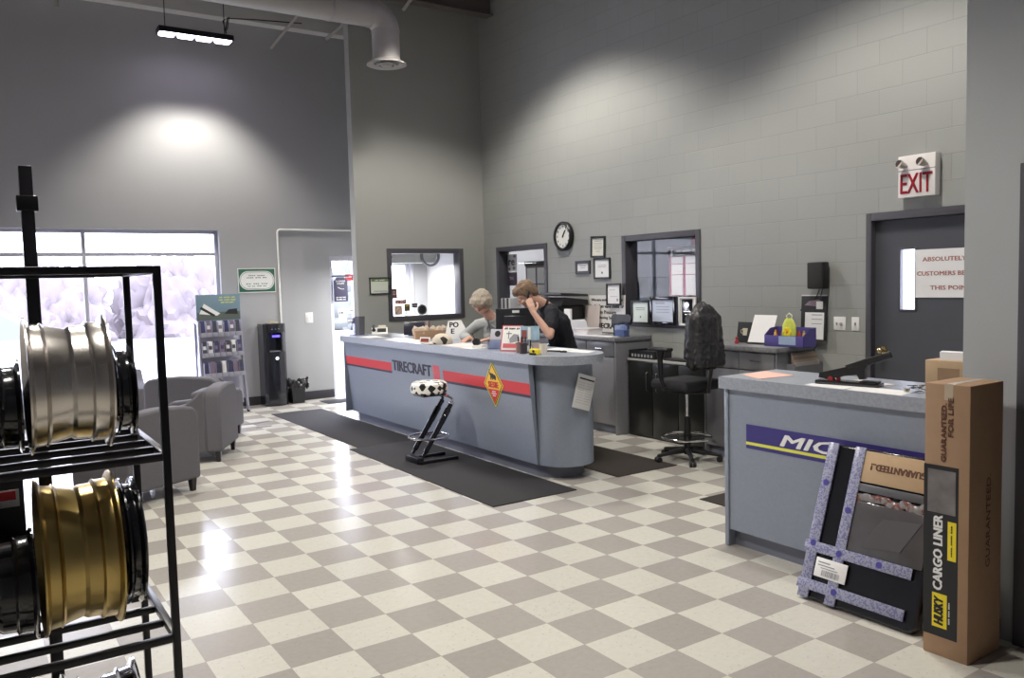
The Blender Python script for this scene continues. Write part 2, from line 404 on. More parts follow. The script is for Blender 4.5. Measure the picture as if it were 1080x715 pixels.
# cove base
m_base = M('dark_cove_base', (.03, .028, .035), .5)
struct('baseboard_front', MB().box(3.10, 4.735, YF-.012, YF, 0, .13, .003).box(-4.1, 3.10, YF-.012, YF, 0, .13, .003), m_base)
struct('baseboard_right', MB().box(XR-.012, XR, 4.18, YI, 0, .10, .003), m_base)
struct('baseboard_corner', MB().box(3.938, 3.95, 1.86, 2.05, 0, .10, .003), m_base)
# roof steel
def ibeam(mb, x0, x1, y, z0, z1, fl=.09):
    mb.box(x0, x1, y-.006, y+.006, z0, z1); mb.box(x0, x1, y-fl, y+fl, z0, z0+.012); mb.box(x0, x1, y-fl, y+fl, z1-.012, z1)
b = MB(); b.box(-4.1, XR, 12.0, 12.19, 5.545, 5.56).box(-4.1, XR, 12.0, 12.015, 5.56, 5.78); struct('trim_1', b, M('pale_steel', (.62, .61, .60), .5))
b = MB(); ibeam(b, -4.1, XR, 10.05, 5.50, 5.86); struct('trim_2', b, M('brown_steel', (.14, .12, .115), .6))
b = MB()
for (p, q, r) in [((3.9, 11.99, 5.20), (4.4, 11.3, 5.92), .025), ((4.75, 11.99, 5.45), (5.2, 11.2, 5.92), .03), ((1.18, 11.97, 5.35), (1.2, 11.9, 5.92), .03), ((5.05, 10.0, 5.36), (5.36, 9.5, 5.92), .028)]:
    P, Q = Vector(p), Vector(q); d = (Q-P).normalized(); s_ = d.cross(Vector((0, 0, 1))).normalized()
    b.tube([p, q], r, 4)
struct('trim_3', b, m_steel)
for k, y in enumerate((7.9, 5.6, 3.3, 1.0, -1.4)):
    b = MB(); ibeam(b, -4.1, XR, y, 5.56, 5.92); struct('trim_%d' % (k+4), b, M('brown_steel', (0, 0, 0)))

# ------------------------------------------------------------------ windows and doors
def bars(mb, x0, x1, z0, z1, w, y0, y1, vs=(), hs=(), bev=.003):
    mb.box(x0, x0+w, y0, y1, z0, z1, bev).box(x1-w, x1, y0, y1, z0, z1, bev).box(x0+w, x1-w, y0, y1, z0, z0+w, bev).box(x0+w, x1-w, y0, y1, z1-w, z1, bev)
    for v in vs: mb.box(v-w/2, v+w/2, y0, y1, z0+w, z1-w, bev)
    for h in hs: mb.box(x0+w, x1-w, y0+.002, y1-.002, h-w/2, h+w/2, bev)
    return mb
w = sthing('window_1', (.245, YF, 0)); o = -.245
struct('window_frame', bars(MB(), WB[0]+o, WB[1]+o, WB[2], WB[3], .05, .09, .15, (1.35+o, -.38+o, -1.6+o), (2.245,)), m_alu, w)
struct('pane', MB().box(WB[0]+o+.03, WB[1]+o-.03, .117, .123, WB[2]+.03, WB[3]-.03), m_glass, w)
struct('window_sill', MB().box(WB[0]+o-.03, WB[1]+o+.03, -.05, .2, WB[2]-.03, WB[2], .004), m_alu, w)
def wallwin(name, loc, rotz, W, z0, z1):
    w = sthing(name, loc, rotz)
    struct('window_frame', bars(MB(), -W/2-.03, W/2+.03, z0-.03, z1+.03, .065, -.015, .17), m_dframe, w)
    struct('pane', MB().box(-W/2+.02, W/2-.02, .08, .086, z0+.02, z1-.02), m_glass, w)
    return w
wallwin('window_2', ((WL[0]+WL[1])/2, YI, 0), 0, WL[1]-WL[0]-.02, WL[2]+.01, WL[3]-.02)
wallwin('window_3', (XR, (W1[0]+W1[1])/2, 0), -PI/2, W1[1]-W1[0]-.02, W1[2]+.01, W1[3]-.03)
wallwin('window_4', (XR, (W2[0]+W2[1])/2, 0), -PI/2, W2[1]-W2[0]-.02, W2[2]+.01, W2[3]-.03)
# glazed entrance
d = sthing('door_1', (5.47, YF, 0))
m_wfr = M('white_door_frame', (.74, .74, .80), .4)
bb = MB(); bb.box(-.73, -.68, .02, .16, 0, 2.21, .003).box(.68, .73, .02, .16, 0, 2.21, .003).box(-.68, .68, .02, .16, 2.13, 2.21, .003).box(-.32, -.25, .02, .16, 0, 2.13, .003)
struct('door_frame', bb, m_wfr, d)
bb = MB(); bars(bb, -.24, .67, .02, 2.12, .07, .06, .11); struct('door_leaf', bb, m_wfr, d)
struct('pane', MB().box(-.68, -.32, .085, .09, .0, 2.13).box(-.17, .60, .085, .09, .09, 2.05), m_glass, d)
struct('door_handle', MB().tube([(.55, -.02, .9), (.55, -.02, 1.3)], .012).tube([(.55, -.02, .92), (.55, .07, .92)], .01).tube([(.55, -.02, 1.28), (.55, .07, 1.28)], .01), m_chrome, d)
# dark grey exit door with a narrow lite
d = sthing('door_2', (XR, 3.61, 0), -PI/2)   # local x = -Y
fx0, fx1 = -.56, .56
bb = MB(); bb.box(fx0, fx0+.05, -.02, .17, 0, 2.235, .003).box(fx1-.05, fx1, -.02, .17, 0, 2.235, .003).box(fx0+.05, fx1-.05, -.02, .17, 2.17, 2.235, .003)
bb.box(fx0+.05, fx0+.07, .07, .17, 0, 2.17).box(fx1-.07, fx1-.05, .07, .17, 0, 2.17).box(fx0+.07, fx1-.07, .07, .17, 2.15, 2.17)
struct('door_frame', bb, m_dframe, d)
L0 = 3.61-3.895; L1 = 3.61-3.765
bb = wall_cells(MB(), 'y', .045, .09, fx0+.05, fx1-.05, .01, 2.165, [(L0, L1, 1.42, 1.92)]); struct('door_leaf', bb, m_door, d)
bb = MB(); bars(bb, L0-.015, L1+.015, 1.405, 1.935, .018, .038, .047); struct('lite_trim', bb, m_dframe, d)
struct('pane', MB().box(L0, L1, .06, .066, 1.42, 1.92), m_glass, d)
bb = MB(); bb.cyl((fx0+.13, .045, 1.07), (fx0+.13, .0, 1.07), .012).ball((fx0+.13, -.02, 1.07), .028, .022, .028).cyl((fx0+.13, .046, 1.07), (fx0+.13, .038, 1.07), .034)
struct('door_handle', bb, M('brass', (.65, .52, .30), .25, 1), d)
# door in the corner wall
d = sthing('door_3', (3.95, 1.33, 0), -PI/2)
bb = MB(); bb.box(-.47, -.41, -.02, .15, 0, 2.2, .003).box(.41, .47, -.02, .15, 0, 2.2, .003).box(-.41, .41, -.02, .15, 2.14, 2.2, .003); struct('door_frame', bb, m_dframe, d)
struct('door_leaf', MB().box(-.41, .41, .03, .075, .01, 2.14, .002), m_door, d)
struct('kick_plate', MB().box(-.36, .36, .026, .03, .12, .35), m_alu, d)
struct('door_handle', MB().cyl((.34, .03, 1.02), (.34, -.02, 1.02), .012).tube([(.34, -.02, 1.02), (.24, -.02, 1.02)], .01), m_chrome, d)

# ------------------------------------------------------------------ outdoors
m_ground = M('pale_concrete_yard', (.55, .54, .53), .9, var=.1, vscale=.6)
struct('ground_outside', MB().box(-40, 40, 12.4, 70, -.16, -.06).box(6.66, 40, -20, 4.89, -.16, -.06).box(10.51, 40, 4.89, 12.4, -.16, -.06), m_ground)
m_bush = M('pink_brown_foliage', (.165, .14, .145), .9, var=.3, vscale=1.5)
m_bushg = M('dull_green_foliage', (.14, .145, .135), .9, var=.3, vscale=1.5)
def bush(x, y, r, hgt, mt, lab):
    b = MB(); rnd = random.Random(int(x*10))
    bmesh.ops.create_icosphere(b.bm, subdivisions=5, radius=1)
    for v in b.bm.verts:
        p = v.co.copy(); n1 = noise.noise(p*2.2+Vector((x, 0, 0))); n2 = noise.noise(p*7+Vector((0, x, 0))); n3 = noise.noise(p*18)
        k = 1 + .22*n1 + .13*n2 + .08*n3; v.co = Vector((p.x*r*1.25*k, p.y*r*k, max(0, p.z+.12)*hgt*k))
    solo('bush', b, mt, lab, 'bush', (x, y, -.06), group='bushes on the bank beyond the window')
for i, (x, y, r_, hh, mt) in enumerate([(-7.5, 33, 1.7, 2.4, m_bushg), (-2.7, 35, 1.9, 2.7, m_bush), (2.2, 33.5, 1.8, 2.5, m_bush), (7.2, 35, 1.9, 2.8, m_bush), (13.2, 33.5, 1.8, 2.4, m_bushg)]):
    bush(x, y, r_, hh, mt, 'washed-out reddish bush on the bank outside the big window' if mt is m_bush else ('pale green bush outside, at the left end of the bank' if i == 0 else 'pale green bush outside, at the right end of the bank'))
# white car parked outside
car = thing('car', 'white car parked outside the big window, washed out by daylight', 'car', (-.20, 17.2, -.06))
prof = [(-2.2, .25), (-2.25, .62), (-1.95, .86), (-1.2, .98), (-.45, 1.46), (.75, 1.50), (1.55, 1.02), (2.1, .92), (2.25, .6), (2.2, .25)]
build('body', MB().prism(prof, -.85, .85, 'y'), M('white_car_paint', (.85, .85, .87), .2, coat=1), car)
gl = [(-1.05, 1.0), (-.42, 1.41), (.1, 1.43), (.1, 1.0)]; g2 = [(.18, 1.0), (.18, 1.43), (.7, 1.44), (1.35, 1.02)]
for poly in (gl, g2): build('side_window', MB().prism(poly, -.86, -.84, 'y'), M('pale_car_glass', (.30, .32, .34), .1), car)
for x in (-1.45, 1.45):
    for y in (-.8, .8): build('wheel', MB().ring_lathe([(0, -.1), (.2, -.1), (.31, -.1), (.33, 0), (.31, .1), (0, .1)], 24, Matrix.Translation((x, y, .33)) @ Matrix.Rotation(PI/2, 4, 'X')), m_rubber, car)
# things in the service bay behind the glass
t = thing('equipment_cabinet', 'blue-grey shop equipment blurred behind the inner window glass', 'cabinet', (7.75, 7.70, 0), PI/2)
build('body', MB().box(-.35, .35, -.85, .85, 0, 1.75, .03), M('blue_shop_paint', (.13, .20, .28), .4), t)
build('drawer', MB().box(-.37, -.35, -.8, -.05, .9, 1.6, .01).box(-.37, -.35, .05, .8, .9, 1.6, .01), M('blue_shop_paint_pale', (.25, .33, .42), .4), t)
t = thing('vehicle_lift', 'red post of a vehicle lift blurred behind the inner window glass', 'vehicle lift', (7.42, 7.05, 0))
build('post', MB().box(-.06, .06, -.05, .05, .02, 2.7, .01), M('lift_red', (.50, .05, .06), .4), t)
build('base_plate', MB().box(-.25, .25, -.2, .2, 0, .02), M('lift_red', (0, 0, 0)), t)

# ------------------------------------------------------------------ lamps
m_tube = M('lamp_tube', (1, 1, 1), .5, emit=(.84, .74, 1), es=12)
m_reflect = M('lamp_reflector', (.75, .75, .8), .3, .6)
def fixture(x, y, z, label, L_=.94, power=260, spread=118, blend=.35):
    t = thing('ceiling_lamp', label, 'lamp', (x, y, z), 0, 'hanging high-bay lamps')
    b = MB(); b.box(-L_/2, L_/2, -.09, .09, .015, .045, .006); b.box(-L_/2, L_/2, -.10, -.09, -.03, .03).box(-L_/2, L_/2, .09, .10, -.03, .03).box(-L_/2, -L_/2+.012, -.09, .09, -.03, .03).box(L_/2-.012, L_/2, -.09, .09, -.03, .03)
    build('housing', b, m_blkmetal, t)
    for i in range(4):
        cx = -L_/2 + L_*(i+.5)/4
        b = MB(); b.prism([(cx-L_/8+.03, -.045), (cx+L_/8-.03, -.045), (cx+L_/8-.008, .012), (cx-L_/8+.008, .012)], -.085, .085, 'y'); build('lamp_cell', b, m_tube, t)
    for s_ in (-1, 1): build('hanger', MB().tube([(s_*L_*.4, 0, .04), (s_*L_*.4, 0, ZC-z)], .006, 6), m_blkmetal, t)
    for s_ in (-1, 1):
        ld = bpy.data.lights.new('lamp_light', 'SPOT'); ld.energy = power/2; ld.spot_size = math.radians(spread); ld.spot_blend = blend; ld.shadow_soft_size = .1; ld.color = (1.0, .955, .86)
        lo = bpy.data.objects.new('lamp_light', ld); COL.objects.link(lo); lo.parent = t; lo.location = (s_*L_*.22, 0, -.17)
    return t
fx = fixture(2.73, 11.45, 5.08, 'lit four-cell lamp hanging close to the front wall above the window', power=500, spread=104, blend=.5)
b = MB(); b.tube([(.40, 0, .08), (.37, .03, .25), (.46, .05, .32), (.43, .05, .16), (.39, 0, .11), (.44, .05, .3), (.9, .3, .42), (1.6, .4, .5)], .008, 6); build('power_cord', b, m_black, fx)
fixture(4.75, 7.85, 5.28, 'ceiling lamp above the frame over the long service counter', power=620, spread=132, blend=.4)
fixture(4.55, 3.95, 5.28, 'ceiling lamp above the frame over the short counter near the exit door', power=560, spread=122)
fixture(.6, 7.6, 5.28, 'ceiling lamp added above the frame over the armchairs', power=760, spread=126)  # unseen lamp added to lift the front wall and the floor at left
fixture(.6, 3.2, 5.28, 'ceiling lamp added above the frame over the wheel rack', power=680, spread=122)  # unseen lamp added to keep the near floor bright

# ------------------------------------------------------------------ air duct
t = thing('air_duct', 'round pale metal air duct with an elbow and a drop to a round diffuser', 'air duct', (4.40, 9.2, 4.42))
b = MB(); b.tube([(-8.4, 0, .55), (-.20, 0, .55)], .165, 24); build('duct_run', b, m_steel, t)
for x in (-6.5, -3.6, -.7): build('hanger_strap', MB().tube([(x, 0, .70), (x, 0, ZC-4.42)], .008, 6).tube([(x, .168*math.sin(a), .55+.168*math.cos(a)) for a in [2*PI*k/24 for k in range(24)]], .006, 6, closed=True), m_steel, t)
pts = [(-.20+.20*math.sin(a), 0, .35+.20*math.cos(a)) for a in [k*PI/2/6 for k in range(7)]]
b = MB(); b.tube(pts, .167, 24); b.tube([(0, 0, .36), (0, 0, 0)], .165, 24); b.tube([(0, 0, .36), (0, 0, .34)], .172, 24).tube([(-.21, 0, .55), (-.19, 0, .55)], .173, 24); build('elbow', b, m_steel, t)
b = MB(); b.ring_lathe([(.165, .06), (.17, .02), (.235, -.02), (.24, -.035), (.225, -.04), (.15, -.02), (.15, .02)], 32, closed=True); build('diffuser_ring', b, m_steel, t)
b = MB(); b.ring_lathe([(0, -.05), (.06, -.052), (.075, -.045), (.02, -.01), (0, -.01)], 24).ring_lathe([(.09, -.045), (.12, -.045), (.125, -.035), (.10, -.02)], 24, closed=True); build('diffuser_cone', b, m_steel, t)
b = MB(); b.ring_lathe([(0, .02), (.15, .02), (.15, .03), (0, .03)], 24); build('throat', b, m_blkmetal, t)

# ------------------------------------------------------------------ counters
def stadium(x0, x1, yc, y1, r, n=14):
    cx = (x0+x1)/2; p = [(x0, y1)]
    p += [(cx - r*math.cos(a), yc - r*math.sin(a)) for a in [PI*k/(2*n)*2/2*1 for k in range(0)]]
    p += [(cx - r*math.cos(PI*k/n), yc - r*math.sin(PI*k/n)) for k in range(n+1)]
    p += [(x1, y1)]; return p
t = thing('service_counter', 'long blue-grey service counter with a rounded end and red stripe', 'counter', (4.35, 7.8, 0))
b = MB(); b.prism(stadium(3.98, 4.68, 5.70, 10.0, .35, 24), 1.025, 1.10); build('countertop', b, m_top, t, world=True)
b = MB(); b.prism(stadium(4.118, 4.652, 5.80, 9.93, .267, 28), .12, 1.025); build('body', b, m_body, t, world=True)
b = MB(); b.prism([(4.02, 1.024), (4.075, 1.024), (4.125, .12), (4.10, .12)], 5.81, 9.95, 'y'); build('front_panel', b, m_body, t, world=True)
b = MB(); b.prism(stadium(4.15, 4.63, 5.91, 9.84, .24, 20), 0, .12); build('toe_kick', b, m_kick, t, world=True)
b = MB(); b.box(4.02, 4.66, 9.95, 9.98, .12, 1.025, .002); build('end_panel', b, m_body, t, world=True)
TL = math.atan(.08/.904)
def fpm(y, z, off=.0):  # frame on the leaning front panel: local x = -Y, z = up the panel
    x = 4.02 + .08*(1.024-z)/.904 - off
    return Matrix.Translation((x, y, z)) @ Matrix.Rotation(-PI/2, 4, 'Z') @ Matrix.Rotation(TL, 4, 'X')
def strip(name, y0, y1, z0, z1, mat, th, nm=None):
    yc, zc = (y0+y1)/2, (z0+z1)/2
    b = MB(fpm(yc, zc)); b.box(-(y0-y1)/2, (y0-y1)/2, -th, .001, -(z1-z0)/2, (z1-z0)/2); return build(name, b, mat, t, world=True)
strip('red_stripe', 9.945, 8.60, .742, .842, m_red, .002); strip('black_stripe', 9.945, 8.60, .718, .742, m_vblack, .002)
strip('red_stripe', 7.37, 5.815, .742, .845, m_red, .002); strip('black_stripe', 7.37, 5.815, .716, .742, m_vblack, .002)
b = MB(fpm(7.51, .795))
for i in range(3): b.box(-.07+.048*i, -.07+.048*i+.042, -.002, .001, -.09, .09)
build('red_bars', b, M('red_vinyl_pale', (.66, .10, .12), .4), t, world=True)
text('lettering', 'TIRECRAFT', .93, .118, m_vblack, t, (0, -.001, 0), M0=fpm(8.09, .818), depth=.002, bold=.07, shear=.05, world=True)
# diamond sign on the counter front
dt = fpm(6.40, .785)
def diamond(hw, hh, y0, y1, mat, nm, par, cz=0):
    b = MB(dt); b.prism([(-hw, cz), (0, cz-hh), (hw, cz), (0, cz+hh)], y0, y1, 'y'); return build(nm, b, mat, par, world=True)
sg = thing('diamond_sign', 'yellow diamond sign with black dog figure stuck on the long counter', 'sign', (4.04, 6.40, .785))
diamond(.165, .212, -.0045, -.0025, m_yellow, 'outer_border', sg); diamond(.152, .197, -.0055, -.004, m_ink, 'black_border', sg); diamond(.14, .182, -.0065, -.005, M('amber_print', (.85, .50, .04), .4), 'face', sg)
b = MB(dt); b.prism([(-.10, -.045), (0, -.175), (.10, -.045)], -.0075, -.006, 'y'); build('red_panel', b, m_red, sg, world=True)
b = MB(dt)
for c, rx, rz in [((-.005, 0, .085), .035, .022), ((.03, 0, .075), .03, .022), ((-.035, 0, .10), .016, .013), ((-.03, 0, .06), .012, .018), ((.045, 0, .058), .014, .014), ((0, 0, .058), .012, .014), ((-.047, 0, .125), .006, .02)]: b.ball((c[0], -.007, c[2]), rx, .0015, rz, 12)
build('dog_figure', b, m_ink, sg, world=True)
text('lettering', 'SESIE', .17, .055, m_red, sg, (0, -.0065, 0), M0=dt @ Matrix.Translation((0, 0, .0)), depth=.002, bold=.08, world=True)
b = MB(dt)
for z, w in ((-.065, .06), (-.085, .08), (-.105, .05)): b.box(-w/2, w/2, -.0085, -.0074, z-.004, z+.004)
build('small_print', b, m_paper, sg, world=True)

t = thing('short_counter', 'short blue-grey counter with a navy banner, in front of the exit door', 'counter', (4.3, 2.85, 0))
build('countertop', MB().prism([(3.98, 2.06), (4.55, 2.06), (4.55, 3.61), (3.98, 3.61)], 1.02, 1.095), m_top, t, world=True)
build('body', MB().box(4.01, 4.50, 2.07, 3.55, .11, 1.02), m_body, t, world=True)
build('end_panel', MB().box(4.0, 4.50, 3.55, 3.58, 0, 1.02, .001), m_body, t, world=True)
build('toe_kick', MB().box(4.06, 4.48, 2.07, 3.55, 0, .11), m_kick, t, world=True)
bn = thing('navy_banner', 'navy banner with white lettering and a yellow line on the short counter', 'banner', (4.01, 2.77, .735), -PI/2)
build('backing', MB().box(-.64, .66, -.003, 0, -.075, .075), m_navy, bn)
build('yellow_line', MB().box(-.64, .66, -.0045, -.003, -.052, -.034), M('lime_print', (.75, .75, .10), .4), bn)
text('lettering', 'MICHELIN', .96, .068, m_paper, bn, (.10, -.003, .012), depth=.002, bold=.10, shear=.25)

def cabinet(name, label, x0, x1, y0, y1, top, drawers, slabmat, end_side='low'):
    t = thing(name, label, 'cabinet', ((x0+x1)/2, (y0+y1)/2, 0))
    build('body', MB().box(x0+.02, x1, y0+.02, y1-.02, .1, top-.045), m_cab, t, world=True)
    build('toe_kick', MB().box(x0+.06, x1, y0+.03, y1-.03, 0, .1), m_kick, t, world=True)
    for yy in (y0, y1-.02): build('side_panel', MB().box(x0+.001, x1, yy, yy+.02, 0, top-.045, .001), m_cab, t, world=True)
    build('countertop', MB().box(x0-.03, x1, y0-.02, y1+.005, top-.045, top, .004), slabmat, t, world=True)
    n = drawers; w_ = (y1-y0-.05)/n
    for i in range(n):
        a = y0+.025+w_*i
        dr = build('drawer', MB().box(x0, x0+.018, a+.004, a+w_-.004, top-.215, top-.055, .002), m_cab, t, world=True)
        yc = a+w_/2; hb = MB().tube([(x0, yc-.05, top-.13), (x0-.025, yc-.05, top-.13), (x0-.025, yc+.05, top-.13), (x0, yc+.05, top-.13)], .006, 8)
        build('drawer_handle', hb, m_chrome, dr, world=True)
        dr = build('door', MB().box(x0, x0+.018, a+.004, a+w_-.004, .11, top-.225, .002), m_cab, t, world=True)
    return t
m_cabtop = laminate('dark_speckled_laminate', (.20, .20, .215), .35)
cabR = cabinet('drawer_cabinet', 'grey cabinet with two drawers beside the draped chair', 5.93, XR-.001, 4.70, 5.56, 1.09, 2, m_cabtop)
cabL = cabinet('drawer_cabinet', 'grey cabinet with drawers under the printer and paper trays', 5.93, XR-.001, 6.86, 8.85, 1.09, 4, m_cabtop)
# black two-door cabinet
m_bcab = M('black_wood_cabinet', (.012, .013, .012), .3, coat=.3)
t = thing('storage_cabinet', 'low black two-door cabinet between the two grey cabinets', 'cabinet', (6.27, 6.2, 0))
build('body', MB().box(6.10, 6.44, 5.60, 6.83, .0, .835, .002), m_bcab, t, world=True)
build('top_panel', MB().box(6.08, 6.44, 5.59, 6.84, .835, .86, .002), M('grey_edge_top', (.42, .42, .41), .35), t, world=True)
for (a, b_, hy) in ((6.45, 6.82, 6.52), (6.07, 6.44, 6.37), (5.62, 6.06, 5.7)):
    dr = build('door', MB().box(6.082, 6.10, a, b_, .03, .825, .002), m_bcab, t, world=True)
    if hy != 5.7: build('door_handle', MB().tube([(6.082, hy, .52), (6.06, hy, .53), (6.06, hy, .71), (6.082, hy, .72)], .006, 8), m_chrome, dr, world=True)

# ------------------------------------------------------------------ floor mats
def mat_(x0, x1, y0, y1, label, mt, h=.008):
    solo('floor_mat', MB().box(-(x1-x0)/2, (x1-x0)/2, -(y1-y0)/2, (y1-y0)/2, .0005, h, .003), mt, label, 'mat', ((x0+x1)/2, (y0+y1)/2, 0))
mat_(3.40, 4.12, 8.13, 11.14, 'charcoal mat in front of the long counter, end near the door', m_mat, .007)
mat_(3.29, 4.11, 5.27, 8.12, 'charcoal mat in front of the long counter, under the stool', m_mat, .009)
mat_(4.66, 5.38, 5.39, 9.2, 'dark mat behind the long counter where the staff stand', m_mat2)
mat_(4.67, 5.45, 2.3, 4.44, 'dark mat behind the short counter, only a corner showing', m_mat2)
b = MB(); 
for pts in ([(-.30, -.06), (-.02, -.10), (.18, .02), (.2, .06), (-.28, .0)], [(-.12, -.42), (.08, -.40), (.1, -.33), (-.1, -.32)]): b.prism(pts, .0005, .003)
solo('tape_patch', b, M('grey_worn_tape', (.16, .15, .16), .6), 'dark worn patch of tape on the floor beside the mat', 'tape', (3.03, 10.58, 0))

# ------------------------------------------------------------------ things on the walls
def on_right(y, z=0, x=XR): return (x, y, z)
R90 = -PI/2
# clock
t = thing('wall_clock', 'round black-rimmed wall clock with a white dial', 'clock', (XR, 8.41, 2.30), R90)
Q = Matrix.Rotation(PI/2, 4, 'X')
build('rim', MB().ring_lathe([(.150, .03), (.155, .055), (.172, .06), (.187, .045), (.187, 0), (.15, 0)], 48, Q, closed=True), m_black, t)
build('dial', MB().ring_lathe([(0, .0), (.155, .0), (.155, .032), (0, .032)], 48, Q), M('dial_white', (.80, .80, .74), .4), t)
for k in range(12):
    a = (k+1)*PI/6
    text('numeral', str(k+1), .017*(1.6 if k > 8 else 1), .026, m_ink, t, (.122*math.sin(a), -.0325, .122*math.cos(a)), bold=.08)
for nm, ln, wd, ang in (('hour_hand',   .075, .010, math.radians(33)), ('minute_hand', .10, .007, math.radians(36))):
    b = MB(Matrix.Rotation(ang, 4, 'Y')); b.box(-wd, wd, -.038, -.036, -.02, ln, .001); build(nm, b, m_ink, t)
build('hub', MB().ring_lathe([(0, .03), (.01, .03), (.01, .042), (0, .042)], 16, Q), m_ink, t)
# framed certificates and pictures
def framed(name, label, cat, loc, rotz, w, h, fwid, fmat, pmat, lines=(), seal=None, tilt=0, back=0, group=None):
    t = thing(name, label, cat, loc, group=group, rot=(tilt, 0, rotz) if not back else (back, tilt, rotz))
    b = MB(); bars(b, -w/2, w/2, -h/2, h/2, fwid, -.02, -.001, bev=.003); build('picture_frame', b, fmat, t)
    build('sheet', MB().box(-w/2+fwid*.8, w/2-fwid*.8, -.008, -.002, -h/2+fwid*.8, h/2-fwid*.8), pmat, t)
    if lines:
        b = MB()
        for (cx, cz, lw, lh) in lines: b.box(cx*w-lw*w/2, cx*w+lw*w/2, -.0088, -.0078, cz*h-lh*h/2, cz*h+lh*h/2)
        build('print', b, m_inkgrey, t)
    if seal:
        build('seal', MB().ring_lathe([(0, .0078), (seal[2], .0078), (seal[2], .009), (0, .009)], 20, Matrix.Translation((seal[0]*w, 0, seal[1]*h)) @ Q), seal[3], t)
    return t
txl = [(0, .28, .5, .03), (0, .18, .6, .02), (0, .1, .55, .02), (0, .0, .6, .02), (0, -.08, .5, .02), (0, -.2, .3, .02)]
def wr(y0, y1, z0, z1): return (XR-.001, (y0+y1)/2, (z0+z1)/2), abs(y0-y1), z1-z0
L_, w_, h2 = wr(7.88, 7.61, 2.00, 2.26); c = framed('framed_certificate', 'black-framed cream certificate hung highest, right of the clock', 'picture', L_, R90, w_, h2, .025, m_black, M('cream_sheet', (.72, .70, .60), .5), txl); c.rotation_euler[1] = math.radians(2)
L_, w_, h2 = wr(8.19, 7.90, 1.81, 1.975); framed('framed_certificate', 'small wide dark-framed card hung lowest left below the clock', 'picture', L_, R90, w_, h2, .035, M('charcoal_frame', (.05, .05, .06), .4), m_paper, [(0, .1, .4, .04), (0, -.05, .3, .03)])
L_, w_, h2 = wr(7.83, 7.52, 1.74, 1.995); framed('framed_certificate', 'black-framed white certificate with blue heading, under the cream one', 'picture', L_, R90, w_, h2, .022, m_black, m_paper, [(0, .15, .5, .02), (0, .08, .5, .02)], (.0, -.2, .014, m_ink))
bb = MB(); bb.box(-.12, .12, -.0095, -.0085, .075, .10)
L_, w_, h2 = wr(7.54, 7.28, 1.425, 1.685); framed('framed_certificate', 'black-framed white certificate overlapping the large lettered notice', 'picture', (L_[0]-.05, L_[1], L_[2]), R90, w_, h2, .02, m_black, m_paper, [(-.1, .2, .4, .015), (0, -.1, .5, .015)], (.25, -.25, .018, M('grey_seal', (.35, .35, .4), .4)))
# certificates standing on the ledge of the inner window
def led(y0, y1, z0, z1, x=6.425): return (x, (y0+y1)/2, (z0+z1)/2), abs(y0-y1), z1-z0
L_, w_, h2 = led(7.13, 6.83, 1.215, 1.485); framed('framed_certificate', 'black-framed certificate with green top standing in the inner window', 'picture', L_, R90, w_, h2, .022, m_black, M('green_white_sheet', (.72, .80, .76), .4), [(0, .18, .5, .03), (0, .1, .5, .02)], (0, -.2, .01, m_ink))
L_, w_, h2 = led(6.82, 6.42, 1.215, 1.525); framed('framed_certificate', 'largest black-framed certificate, pale blue, standing in the inner window', 'picture', L_, R90, w_, h2, .035, m_gloss, M('pale_blue_sheet', (.60, .66, .80), .4), [(-.1, .27, .35, .03), (0, .15, .5, .015), (0, .05, .5, .015), (0, -.05, .5, .015)])
L_, w_, h2 = led(6.37, 6.12, 1.215, 1.525)
t = framed('award_plaque', 'black award plaque on a white mount beside the draped chair', 'plaque', L_, R90, w_, h2, .02, m_white, m_paper)
build('plate', MB().box(-.075, .075, -.016, -.008, -.13, .13, .002), m_gloss, t)
build('emblem', MB().ring_lathe([(0, .016), (.028, .016), (.028, .018), (0, .018)], 20, Matrix.Translation((0, 0, .07)) @ Q), m_silver, t)
build('engraving', MB().box(-.05, .05, -.0168, -.0158, -.005, .004).box(-.03, .03, -.0168, -.0158, -.035, -.028), m_silver, t)
# poster sheets behind the inner window glass
t = thing('rate_poster', 'poster with black heading and white sheets on a red ground behind the inner window', 'poster', (6.60, 6.47, 1.78), R90)
build('heading', MB().box(-.24, .30, -.012, 0, .19, .30), m_ink, t)
build('backing', MB().box(-.22, .24, -.008, 0, -.25, .19), M('crimson_print', (.30, .03, .07), .5), t)
for x0, x1 in ((-.18, -.01), (.04, .20)):
    for z0, z1 in ((-.24, -.02), (-.01, .10), (.11, .18)): build('sheet', MB().box(x0, x1, -.012, -.008, z0, z1), m_paper, t)
b = MB(); b.prism([(-.19, .2), (-.15, .2), (-.17, .27)], -.014, -.012, 'y'); build('emblem', b, m_paper, t)
fakeline('print', .36, .03, m_paper, t, (.08, -.012, .245), 3)
t = thing('rate_poster', 'poster with black heading seen through the window behind the man', 'poster', (7.3, 10.25, 1.78), R90)
build('heading', MB().box(-.30, .35, -.012, 0, .19, .26), m_ink, t); build('backing', MB().box(-.28, .30, -.008, 0, -.35, .19), M('purple_grey_print', (.18, .13, .16), .5), t)
for x0, x1 in ((-.24, -.02), (.03, .26)):
    for z0, z1 in ((-.33, -.10), (-.08, .16)): build('sheet', MB().box(x0, x1, -.012, -.008, z0, z1), m_paper, t)
build('post', MB().box(-.02, .02, .0, .03, -1.78, .2), m_steel, t)
t = thing('window_poster', 'white poster lettered RE in the window behind the man', 'poster', (6.60, 9.88, 2.01), R90)
build('sheet', MB().box(-.13, .13, -.004, 0, -.13, .12), m_paper, t); text('lettering', 're', .15, .075, m_ink, t, (0, -.004, 0), bold=.08)
build('drawing', MB().ball((-.06, -.004, -.09), .03, .001, .02).ball((.06, -.004, -.08), .035, .001, .025).ball((.08, -.004, .09), .03, .001, .02), m_inkgrey, t)
